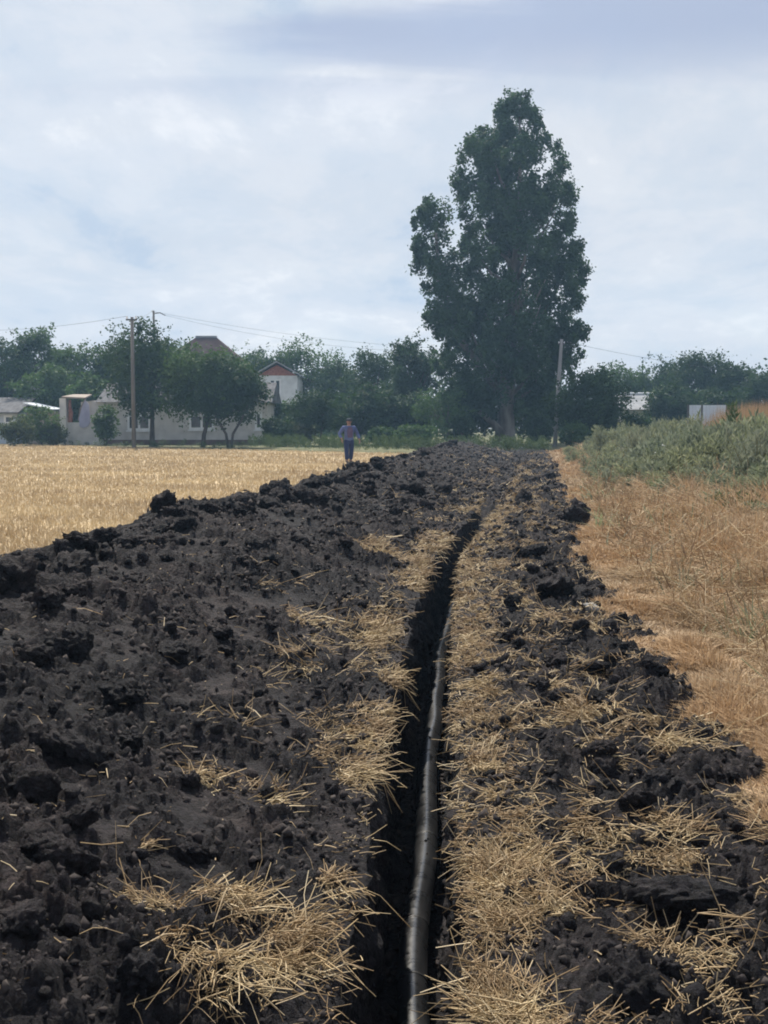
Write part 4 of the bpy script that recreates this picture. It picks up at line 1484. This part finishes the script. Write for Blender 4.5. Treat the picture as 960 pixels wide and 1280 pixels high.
def window(parent, x0, x1, z0, z1, y, mull=1):
    """frame ring standing proud of the wall at y (facing -y), with panes and sill"""
    fr = 0.15
    m_ = MB()
    m_.box(x0, x1, y - 0.06, y + 0.04, z1 - fr, z1).box(x0, x1, y - 0.06, y + 0.04, z0, z0 + fr)
    m_.box(x0, x0 + fr, y - 0.057, y + 0.04, z0 + fr, z1 - fr).box(x1 - fr, x1, y - 0.057, y + 0.04, z0 + fr, z1 - fr)
    xs = [x0 + fr]
    for k in range(mull):
        c = x0 + (x1 - x0) * (k + 1) / (mull + 1)
        m_.box(c - 0.08, c + 0.08, y - 0.055, y + 0.04, z0 + fr, z1 - fr)
    w = m_.build('window', M['white'], parent)
    edges = [x0 + fr] + [x0 + (x1 - x0) * (k + 1) / (mull + 1) for k in range(mull)] + [x1 - fr]
    for a, b in zip(edges[:-1], edges[1:]):
        MB().box(a + 0.0, b - 0.0, y - 0.02, y + 0.03, z0 + fr, z1 - fr).build('pane', M['glass'], w)
    MB().box(x0 - 0.08, x1 + 0.08, y - 0.14, y - 0.0625, z0 - 0.10, z0 - 0.003).build('sill', M['white'], w)
    return w


def wall_with_holes(x0, x1, z0, z1, y0, y1, holes):
    """front wall as boxes around rectangular openings (sorted, not overlapping in x)"""
    m_ = MB()
    x = x0
    for a, b, c, d in sorted(holes):
        m_.box(x, a, y0, y1, z0, z1)
        m_.box(a, b, y0, y1, z0, c)
        m_.box(a, b, y0, y1, d, z1)
        x = b
    m_.box(x, x1, y0, y1, z0, z1)
    return m_


def long_house():
    Y = 85.0
    s = Y / F
    X = lambda px: (px - 480) * s
    Z = lambda py: (526 - py) * s + CAM.z
    t = empty('long_house', (X(231), Y, 0))
    tag(t, 'long low pale brick house behind the orchard trees', 'house')
    o = Vector(t.location)
    x = lambda px: X(px) - o.x
    holes = [(x(160), x(189), Z(538), Z(518)), (x(237), x(268), Z(537), Z(518)), (x(319), x(328), Z(537), Z(515))]
    top = Z(503)
    wall_with_holes(x(130), x(334), 0.0, top, 0, 0.3, holes).build('wall', M['brick_pale'], t)
    m_ = MB(); m_.box(x(130), x(130) + 0.3, 0.3, 7, 0, top).box(x(334) - 0.3, x(334), 0.3, 7, 0, top).box(x(130), x(334), 7.0, 7.3, 0, top)
    m_.build('wall', M['brick_pale'], t)
    MB().box(x(130) - 0.04, x(334) + 0.04, -0.06, -0.003, -0.1, 0.34).build('plinth', M['plinth'], t)
    for (a, b, c, d), mull in zip(holes, (1, 1, 0)):
        window(t, a + 0.003, b - 0.003, c + 0.003, d - 0.003, 0.06, mull)
    zr = top + 1.5
    m_ = MB()
    xa, xb = x(130) - 0.4, x(334) + 0.4
    m_.poly([(xa, -0.5, top + 0.003), (xb, -0.5, top + 0.003), (xb, 3.6, zr), (xa, 3.6, zr), (xa, 7.8, top + 0.003), (xb, 7.8, top + 0.003)],
            [(0, 1, 2, 3), (3, 2, 5, 4), (0, 3, 4), (1, 5, 2), (0, 4, 5, 1)])
    m_.build('roof', M['slate'], t)


long_house()


def ruin():
    Y = 84.4
    s = Y / F
    x0 = (103 - 480) * s
    x = lambda px: (px - 480) * s - x0
    Z = lambda py: (526 - py) * s + CAM.z
    t = empty('ruined_annex', (x0, Y, 0))
    tag(t, 'roofless ruined annex with a pale pillar and bare red brick', 'ruin')
    MB().box(x(77), x(85), -0.25, 0.3, 0, Z(498)).build('pillar', M['brick_pale'], t)
    MB().box(x(85) + 0.003, x(129), 0, 0.3, 0, Z(528)).build('low_wall', M['brick_pale'], t)
    m_ = MB(); m_.prism([(x(86.5), Z(528) + 0.003), (x(90.5), Z(528) + 0.003), (x(91.5), Z(516)), (x(89.5), Z(509)), (x(89.5), Z(500)), (x(87), Z(500))], 0.05, 0.28)
    m_.build('brick_pier', M['brick_red'], t)
    MB().prism([(x(92), 0.1), (x(129.5), 0.1), (x(129.5), Z(501)), (x(110), Z(500)), (x(92), Z(502))], 2.4, 2.7).build('back_wall', M['brick_pale'], t)
    m_ = MB(); m_.poly([(x(80), -0.3, Z(498) + 0.01), (x(109), -0.2, Z(499)), (x(107), 2.2, Z(494)), (x(83), 2.3, Z(494)),
                        (x(80), -0.3, Z(498) + 0.12), (x(109), -0.2, Z(499) + 0.1), (x(107), 2.2, Z(494) + 0.1), (x(83), 2.3, Z(494) + 0.1)],
                       [(0, 3, 2, 1), (4, 5, 6, 7), (0, 1, 5, 4), (1, 2, 6, 5), (2, 3, 7, 6), (3, 0, 4, 7)])
    m_.build('roof_slab', M['timber'], t)
    m_ = MB(); m_.tube([(x(107), 0.35, Z(499)), (x(100), 0.34, Z(512)), (x(98), 0.32, Z(526))], [0.07, 0.07, 0.07], n=6)
    m_.build('prop', M['timber'], t)
    pts = [(x(100), Z(524)), (x(101), Z(533)), (x(105), Z(535)), (x(111), Z(533)), (x(114), Z(528)), (x(113), Z(506)), (x(108), Z(500)), (x(104), Z(509))]
    MB().prism(pts, -0.09, -0.02).build('tarp', M['tarp'], t)
    MB().box(x(115), x(127), -0.12, 0.34, Z(528) + 0.003, Z(526.5)).build('coping', M['white'], t)
    MB().prism([(x(112), Z(526)), (x(129), Z(526)), (x(129.5), Z(503)), (x(116), Z(501)), (x(112.5), Z(512))], 0.4, 0.6).build('inner_wall', M['brick_pale'], t)


ruin()


def gable_house(px0, px1, eave_py, apex_py, base_z, Y, depth, label, gable_mat, wall_mat, roof_mat, name='house', wins=(), over=0.3):
    s = Y / F
    xc = ((px0 + px1) / 2 - 480) * s
    t = empty(name, (xc, Y, 0))
    tag(t, label, 'house')
    hw = (px1 - px0) / 2 * s
    Z = lambda py: (526 - py) * s + CAM.z
    ze, za = Z(eave_py), Z(apex_py)
    x = lambda px: (px - 480) * s - xc
    holes = [(x(a), x(b), Z(d), Z(c)) for a, b, c, d, _ in wins]
    wi = hw - over
    wall_with_holes(-wi, wi, base_z, ze, 0, 0.3, holes).build('wall', wall_mat, t)
    MB().box(-wi, -wi + 0.3, 0.3, depth - 0.3, base_z, ze).box(wi - 0.3, wi, 0.3, depth - 0.3, base_z, ze).box(-wi, wi, depth - 0.3, depth, base_z, ze).build('wall', wall_mat, t)
    k = wi / hw
    MB().prism([(-wi, ze + 0.003), (wi, ze + 0.003), (0, ze + (za - ze) * k - 0.05)], 0.02, depth).build('gable', gable_mat, t)
    for sx in (-1, 1):
        th = 0.12
        p = [(sx * hw, -0.45, ze - 0.02), (0, -0.45, za), (0, depth + 0.4, za), (sx * hw, depth + 0.4, ze - 0.02)]
        q = [(a, b, c + th) for a, b, c in p]
        f = [(0, 1, 2, 3), (7, 6, 5, 4), (0, 4, 5, 1), (1, 5, 6, 2), (2, 6, 7, 3), (3, 7, 4, 0)]
        MB().poly(p + q, f).build('roof_slope', roof_mat, t)
    for (a, b, c, d), w in zip(holes, wins):
        window(t, a + 0.003, b - 0.003, c + 0.003, d - 0.003, 0.06, w[4])
    return t


gable_house(318, 376, 470, 454, 0.0, 100, 7.0, 'white house with red brick gable peeking over the trees', M['brick_red'], M['plaster_white'], M['roof_metal'],
            wins=((337, 352, 474, 494, 1),), over=0.25)
gable_house(34, 52, 498, 485, 0.0, 95, 3.0, 'tiny pale blue gabled shed among the trees at left', M['plaster_blue'], M['plaster_blue'], M['roof_metal'], name='garden_shed', over=0.1)


def hip_house():
    Y = 116.0
    s = Y / F
    xc = (254 - 480) * s
    t = empty('hipped_house', (xc, Y, 0))
    tag(t, 'tall house with dark brown hipped roof rising above the trees', 'house')
    Z = lambda py: (526 - py) * s + CAM.z
    w, d = 3.4, 7.0
    ze, za = Z(452), Z(420)
    MB().box(-w, w, 0, d, 0, ze).build('wall', M['brick_pale'], t)
    e = 0.4
    m_ = MB()
    m_.poly([(-w - e, -e, ze + 0.003), (w + e, -e, ze + 0.003), (w + e, d + e, ze + 0.003), (-w - e, d + e, ze + 0.003), (-1.0, d * 0.42, za), (1.0, d * 0.42, za)],
            [(0, 1, 5, 4), (1, 2, 5), (2, 3, 4, 5), (3, 0, 4), (0, 3, 2, 1)])
    r = m_.build('roof', M['roof_brown'], t)
    m_ = MB(); m_.tube([(-1.05, d * 0.42, za + 0.02), (1.05, d * 0.42, za + 0.02)], [0.14, 0.14], n=8)
    m_.build('ridge_cap', M['roof_metal'], r)
    window(t, -1.2, 0.4, ze - 2.2, ze - 0.8, -0.045, 1)


hip_house()


def slate_shed():
    Y = 88.0
    s = Y / F
    xc = (2 - 480) * s
    x = lambda px: (px - 480) * s - xc
    Z = lambda py: (526 - py) * s + CAM.z
    t = empty('slate_shed', (xc, Y, 0))
    tag(t, 'low shed with dark slate roof at the left picture edge', 'shed')
    hole = [(x(6), x(17), Z(530), Z(519))]
    wall_with_holes(x(-26), x(23), 0, Z(516), 0, 0.25, hole).build('wall', M['plaster_blue'], t)
    MB().box(x(23) - 0.25, x(23), 0.25, 4, 0, Z(516)).box(x(-26), x(-26) + 0.25, 0.25, 4, 0, Z(516)).build('wall', M['plaster_blue'], t)
    m_ = MB()
    a, b = x(-29), x(27)
    m_.poly([(a, -0.5, Z(517)), (b, -0.5, Z(517)), (b, 4.2, Z(502) + 0.25), (a, 4.2, Z(502) + 0.25), (a, -0.5, Z(517) + 0.1), (b, -0.5, Z(517) + 0.1), (b, 4.2, Z(502) + 0.37), (a, 4.2, Z(502) + 0.37)],
            [(0, 3, 2, 1), (4, 5, 6, 7), (0, 1, 5, 4), (1, 2, 6, 5), (2, 3, 7, 6), (3, 0, 4, 7)])
    m_.build('roof', M['slate'], t)
    h = hole[0]
    window(t, h[0] + .003, h[1] - .003, h[2] + .003, h[3] - .003, 0.06, 0)


slate_shed()


def white_shed():
    Y = 87.0
    s = Y / F
    xc = (52 - 480) * s
    x = lambda px: (px - 480) * s - xc
    Z = lambda py: (526 - py) * s + CAM.z
    t = empty('white_roofed_shed', (xc, Y, 0))
    tag(t, 'low garden shed with bright white sheet roof behind bushes', 'shed')
    MB().box(x(35), x(69), 0, 2.5, 0, Z(514)).build('wall', M['timber'], t)
    m_ = MB()
    m_.poly([(x(32), -0.3, Z(505)), (x(69), -0.3, Z(513)), (x(69), 2.8, Z(512)), (x(32), 2.8, Z(504)), (x(32), -0.3, Z(505) + .08), (x(69), -0.3, Z(513) + .08), (x(69), 2.8, Z(512) + .08), (x(32), 2.8, Z(504) + .08)],
            [(0, 3, 2, 1), (4, 5, 6, 7), (0, 1, 5, 4), (1, 2, 6, 5), (2, 3, 7, 6), (3, 0, 4, 7)])
    m_.build('roof', M['plaster_blue'], t)


white_shed()


def pale_roof_house():
    Y = 96.0
    s = Y / F
    xc = (802 - 480) * s
    x = lambda px: (px - 480) * s - xc
    Z = lambda py: (526 - py) * s + CAM.z
    t = empty('pale_roofed_house', (xc, Y, 0))
    tag(t, 'house with pale grey slate roof showing between the right trees', 'house')
    ze, zr = Z(512), Z(492)
    MB().box(x(776), x(828), 0.4, 5.6, 0, ze).build('wall', M['brick_pale'], t)
    a, b = x(774), x(830)
    MB().poly([(a, 0, ze + .003), (b, 0, ze + .003), (b, 3, zr), (a, 3, zr), (a, 6, ze + .003), (b, 6, ze + .003)],
              [(0, 1, 2, 3), (3, 2, 5, 4), (0, 3, 4), (1, 5, 2), (0, 4, 5, 1)]).build('roof', M['roof_metal'], t)
    MB().tube([(a, 3, zr + .05), (b, 3, zr + .05)], [0.1, 0.1], n=8).build('ridge_cap', M['white'], t)


pale_roof_house()


def metal_fence():
    Y = 72.0
    s = Y / F
    xc = (890 - 480) * s
    x = lambda px: (px - 480) * s - xc
    z0 = float(ground_z(np.array([xc]), np.array([Y]))[0])
    zt = (526 - 506.5) * s + CAM.z
    t = empty('metal_fence', (xc, Y, z0))
    tag(t, 'short pale blue grey sheet metal fence behind the weeds at right', 'fence')
    edges = [859, 876, 907]
    for a, b in zip(edges[:-1], edges[1:]):
        # ribbed sheet
        n = max(8, int((x(b) - x(a)) / 0.1))
        xs = np.linspace(x(a) + 0.06, x(b) - 0.06, n)
        m_ = MB()
        for k in range(n - 1):
            y0 = 0.03 if k % 2 else 0.0
            m_.box(xs[k], xs[k + 1] - 0.002, y0, y0 + 0.02, 0.05, zt - z0)
        m_.build('sheet_panel', M['fence_sheet'], t)
    for e in edges:
        MB().box(x(e) - 0.05, x(e) + 0.05, -0.03, 0.07, -0.1, zt - z0 + 0.03).build('post', M['wire'], t)


metal_fence()

# ------------------------------------------------------------------ poles and wires


def pole_left():
    p = at(167, 526, 74.0)
    t = empty('utility_pole', (p.x, 74.0, 0))
    tag(t, 'upright concrete utility pole in front of the big dark tree', 'utility pole')
    h = (526 - 398) * 74 / F + CAM.z
    MB().tube([(0, 0, -0.3), (0, 0, h * 0.5), (0, 0, h)], [0.135, 0.115, 0.095], n=10).build('shaft', M['wood_pole'], t, True)
    MB().box(-0.34, 0.34, -0.19, -0.132, h - 0.22, h - 0.12).build('crossarm', M['wire'], t)
    for xx in (-0.27, 0.27):
        MB().tube([(xx, -0.16, h - 0.115), (xx, -0.16, h - 0.03), (xx, -0.16, h + 0.06)], [0.03, 0.05, 0.035], n=8).build('insulator', M['white'], t)
    return Vector((p.x, 74.0, h))


def pole_far():
    p = at(194, 526, 104.0)
    t = empty('utility_pole', (p.x, 104.0, 0))
    tag(t, 'thin pole with a side bracket poking above the big dark tree', 'utility pole')
    h = (526 - 390) * 104 / F + CAM.z
    MB().tube([(0, 0, -0.3), (0, 0, h)], [0.15, 0.09], n=8).build('shaft', M['wood_pole'], t, True)
    MB().tube([(0, 0, h - 0.25), (0.55, 0, h - 0.18), (1.0, 0, h - 0.42)], [0.045, 0.045, 0.04], n=6).build('bracket', M['wood_pole'], t)
    for zz in (h - 0.7, h - 0.15):
        MB().tube([(-0.13, 0, zz), (-0.13, 0, zz + 0.14)], [0.05, 0.04], n=6).build('insulator', M['white'], t)
    return Vector((p.x, 104.0, h))


def pole_right():
    b = at(694, 526, 78.0); c = at(702, 424, 78.0)
    t = empty('utility_pole', (b.x, 78.0, 0))
    tag(t, 'slightly leaning bare pole standing right of the poplar', 'utility pole')
    dx = c.x - b.x; h = c.z
    MB().tube([(-dx * 0.05, 0, -0.3), (dx * 0.45, 0, h * 0.5), (dx, 0, h)], [0.155, 0.13, 0.10], n=10).build('shaft', M['concrete'], t, True)
    MB().box(dx - 0.22, dx + 0.22, -0.06, 0.06, h - 0.35, h - 0.26).build('crossarm', M['wire'], t)
    for xx in (-0.17, 0.17):
        MB().tube([(dx + xx, 0, h - 0.255), (dx + xx, 0, h - 0.15)], [0.035, 0.03], n=6).build('insulator', M['white'], t)
    return Vector((c.x, 78.0, h))


pa, pf, pr = pole_left(), pole_far(), pole_right()


def wire(a, b, sag, label, r=0.009):
    a, b = Vector(a), Vector(b)
    pts = []
    for i in range(25):
        t = i / 24
        p = a.lerp(b, t); p.z -= sag * 4 * t * (1 - t)
        pts.append(p - a)
    o = MB().tube(pts, [r] * 25, n=5).build('power_line', M['wire'])
    o.location = a
    tag(o, label, 'power line', 'overhead power lines')


top = Vector((0, 0, -0.1))
wire(pa + Vector((-0.27, -0.16, 0.05)), at(-60, 412, 96), 0.35, 'overhead wire running left from the concrete pole')
wire(pa + Vector((0.27, -0.16, 0.05)), pf + Vector((-0.13, 0, 0)), 0.2, 'short overhead wire between the concrete pole and the bracket pole')
wire(pf + Vector((0.1, 0, -0.1)), at(560, 436, 118), 0.5, 'overhead wire from the bracket pole towards the poplar')
wire(pf + Vector((1.0, 0, -0.4)), at(560, 440, 118), 0.8, 'lower overhead wire from the bracket pole towards the poplar')
wire(pr + Vector((0.17, 0, -0.14)), at(1010, 470, 92), 0.4, 'overhead wire from the leaning pole to the right edge')

# ------------------------------------------------------------------ person


def skin_part(name, verts, edges, radii, mat, parent, root=0, sub=2):
    me = bpy.data.meshes.new(name)
    me.from_pydata(verts, edges, [])
    me.materials.append(mat)
    ob = link(name, me, mat, parent)
    ob.modifiers.new('skin', 'SKIN').use_smooth_shade = True
    for i, d in enumerate(me.skin_vertices[0].data):
        r = radii[i]
        d.radius = r if isinstance(r, tuple) else (r, r)
        d.use_root = (i == root)
    ss = ob.modifiers.new('sub', 'SUBSURF'); ss.levels = sub; ss.render_levels = sub
    return ob


def person():
    Y = 47.5
    X = at(436, 526, Y).x
    z0 = float(ground_z(np.array([X]), np.array([Y]))[0])
    t = empty('person', (X, Y, z0), 0.35)
    t.scale = (1.14, 1.1, 1.0)
    tag(t, 'person in dark blue work clothes and cap walking on the stubble', 'person')
    skin = mat_noise('skin', (0.30, 0.17, 0.12), (0.38, 0.22, 0.16), scale=8, rough=0.6)
    navy = mat_noise('navy_trousers', (0.02, 0.03, 0.09), (0.035, 0.05, 0.12), scale=6, rough=0.9)
    jack = mat_noise('blue_grey_jacket', (0.075, 0.10, 0.22), (0.12, 0.15, 0.29), scale=5, rough=0.9)
    shirt = mat_noise('mauve_shirt', (0.10, 0.07, 0.12), (0.14, 0.10, 0.16), scale=5, rough=0.9)
    boot = mat_noise('dark_boots', (0.015, 0.014, 0.014), (0.03, 0.028, 0.026), scale=6, rough=0.7)
    capm = mat_noise('dark_cap', (0.015, 0.018, 0.03), (0.03, 0.035, 0.05), scale=6, rough=0.9)
    # facing the camera (-y), mid-stride: figure's right leg (x<0) forward
    # body: pelvis, spine, neck, head, arms to wrists, legs to ankles
    V = [(0, 0, 0.93), (0, 0, 1.08), (0, -0.01, 1.25), (0, -0.01, 1.40), (0, -0.015, 1.49), (0, -0.02, 1.56), (0, -0.03, 1.645), (0, -0.025, 1.70)]
    rad = [(0.15, 0.11), (0.14, 0.10), (0.155, 0.11), (0.13, 0.09), (0.055, 0.055), (0.062, 0.07), (0.075, 0.095), (0.06, 0.075)]
    E = [(0, 1), (1, 2), (2, 3), (3, 4), (4, 5), (5, 6), (6, 7)]

    def add(p, r, frm):
        V.append(p); rad.append(r); E.append((frm, len(V) - 1)); return len(V) - 1
    arm = {}
    for sx, (el, wr) in ((-1, ((-0.335, 0.05, 1.16), (-0.30, -0.14, 0.97))), (1, ((0.345, 0.07, 1.15), (0.375, -0.05, 0.92)))):
        s = add((sx * 0.185, 0, 1.415), 0.06, 3)
        e = add(el, 0.045, s); w = add(wr, 0.03, e)
        arm[sx] = wr
    for sx, kn, an in ((-1, (-0.105, -0.07, 0.50), (-0.10, -0.10, 0.10)), (1, (0.10, 0.02, 0.50), (0.10, 0.10, 0.11))):
        h = add((sx * 0.09, 0, 0.88), 0.085, 0)
        k = add(kn, 0.06, h); a = add(an, 0.042, k)
        add((an[0] * 1.15, an[1] - 0.13, 0.05), 0.035, a)
    skin_part('body', V, E, rad, skin, t)
    # hands: palm + five fingers each
    for sx in (-1, 1):
        w = np.array(arm[sx])
        hv, he, hr = [tuple(w), tuple(w + np.array([0, -0.015, -0.05])), tuple(w + np.array([0, -0.02, -0.085]))], [(0, 1), (1, 2)], [0.024, (0.018, 0.036), (0.016, 0.038)]
        for k, (dy, ln) in enumerate(((-0.033, 0.065), (-0.011, 0.078), (0.011, 0.073), (0.033, 0.055))):
            b = w + np.array([0, -0.02 + dy, -0.09])
            m1 = b + np.array([-sx * 0.006, -0.004, -ln * 0.5]); m2 = b + np.array([-sx * 0.022, -0.008, -ln])
            i = len(hv); hv += [tuple(b), tuple(m1), tuple(m2)]; hr += [0.0095, 0.009, 0.0075]; he += [(2, i), (i, i + 1), (i + 1, i + 2)]
        i = len(hv)
        b = w + np.array([-sx * 0.006, -0.05, -0.045]); m2 = w + np.array([-sx * 0.02, -0.075, -0.09])
        hv += [tuple(b), tuple(m2)]; hr += [0.012, 0.009]; he += [(1, i), (i, i + 1)]
        skin_part('hand', hv, he, hr, skin, t, 0, 1)
    # face: nose, eyes, ears, mouth
    face = MB()
    face.poly([(-0.014, -0.122, 1.615), (0.014, -0.122, 1.615), (0, -0.15, 1.618), (0, -0.122, 1.665)], [(0, 1, 2), (0, 2, 3), (1, 3, 2), (0, 3, 1)])
    face.build('nose', skin, t)
    v0, f0 = ico(2)
    for sx in (-1, 1):
        link('eye', np_mesh('eye', v0 * np.array([0.013, 0.008, 0.008]) + np.array([sx * 0.032, -0.118, 1.655]), f0, True), capm, t)
        link('ear', np_mesh('ear', v0 * np.array([0.012, 0.022, 0.034]) + np.array([sx * 0.082, -0.02, 1.635]), f0, True), skin, t)
    link('mouth', np_mesh('mouth', v0 * np.array([0.025, 0.006, 0.006]) + np.array([0, -0.112, 1.585]), f0, True), shirt, t)
    # cap with peak
    v1, f1 = ico(3)
    cv = v1 * np.array([0.098, 0.118, 0.075]); cv[:, 2] = np.maximum(cv[:, 2], -0.015)
    cap = link('cap', np_mesh('cap', cv + np.array([0, -0.028, 1.70]), f1, True), capm, t)
    pk = MB()
    ring = [(0.085 * math.sin(a), -0.11 - 0.085 * math.cos(a), 1.69 - 0.012 * math.cos(a)) for a in np.linspace(-1.35, 1.35, 9)]
    pk.poly(ring + [(a, b, c - 0.008) for a, b, c in ring], [tuple(range(9)), tuple(range(17, 8, -1))] + [(i, i + 9, i + 10, i + 1) for i in range(8)] + [(8, 17, 9, 0)])
    pk.build('peak', capm, cap)
    # jacket: torso and sleeves as one continuous skin
    V2 = [(0, 0, 0.86), (0, 0, 0.97), (0, 0, 1.10), (0, -0.01, 1.26), (0, -0.01, 1.40), (0, -0.01, 1.475)]
    r2 = [(0.185, 0.145), (0.18, 0.14), (0.17, 0.13), (0.185, 0.14), (0.16, 0.115), (0.075, 0.075)]
    E2 = [(i, i + 1) for i in range(5)]
    for sx, (el, wr) in ((-1, ((-0.335, 0.05, 1.16), (-0.303, -0.12, 1.00))), (1, ((0.345, 0.07, 1.15), (0.372, -0.04, 0.96)))):
        i = len(V2)
        V2 += [(sx * 0.19, 0, 1.415), el, wr]; r2 += [0.082, 0.065, 0.052]; E2 += [(4, i), (i, i + 1), (i + 1, i + 2)]
    skin_part('jacket', V2, E2, r2, jack, t)
    sh = MB()
    sh.prism([(-0.085, 1.02), (0.085, 1.02), (0.10, 1.30), (0.055, 1.44), (-0.055, 1.44), (-0.10, 1.30)], -0.158, -0.125)
    sh.build('shirt', shirt, t)
    # trousers
    V3 = [(0, 0, 1.0), (0, 0, 0.90)]
    r3 = [(0.17, 0.13), (0.175, 0.135)]
    E3 = [(0, 1)]
    for sx, kn, an in ((-1, (-0.105, -0.07, 0.50), (-0.10, -0.09, 0.13)), (1, (0.10, 0.02, 0.50), (0.10, 0.10, 0.13))):
        i = len(V3)
        V3 += [(sx * 0.095, 0, 0.82), kn, an]; r3 += [0.108, 0.085, 0.075]; E3 += [(1, i), (i, i + 1), (i + 1, i + 2)]
    skin_part('trousers', V3, E3, r3, navy, t)
    for sx, an in ((-1, (-0.10, -0.10)), (1, (0.10, 0.10))):
        bv = [(an[0], an[1] + 0.02, 0.17), (an[0], an[1] + 0.01, 0.07), (an[0] * 1.08, an[1] - 0.09, 0.052), (an[0] * 1.15, an[1] - 0.17, 0.042)]
        skin_part('boot', bv, [(0, 1), (1, 2), (2, 3)], [0.055, 0.06, 0.048, 0.04], boot, t)


person()

# ------------------------------------------------------------------ haze


def haze():
    m_ = MB().box(-305, 305, -62, 262, -1.9, 27.5)
    mat = bpy.data.materials.new('haze')
    mat.use_nodes = True
    nt = mat.node_tree
    nt.nodes.remove(nt.nodes['Principled BSDF'])
    v = nt.nodes.new('ShaderNodeVolumePrincipled')
    v.inputs['Color'].default_value = (0.42, 0.68, 1.0, 1)
    v.inputs['Density'].default_value = 0.0007
    v.inputs['Anisotropy'].default_value = 0.3
    nt.links.new(v.outputs[0], nt.nodes['Material Output'].inputs['Volume'])
    o = m_.build('haze', mat)
    tag(o, 'thin bluish summer haze over the whole field', 'haze', kind='stuff')


haze()
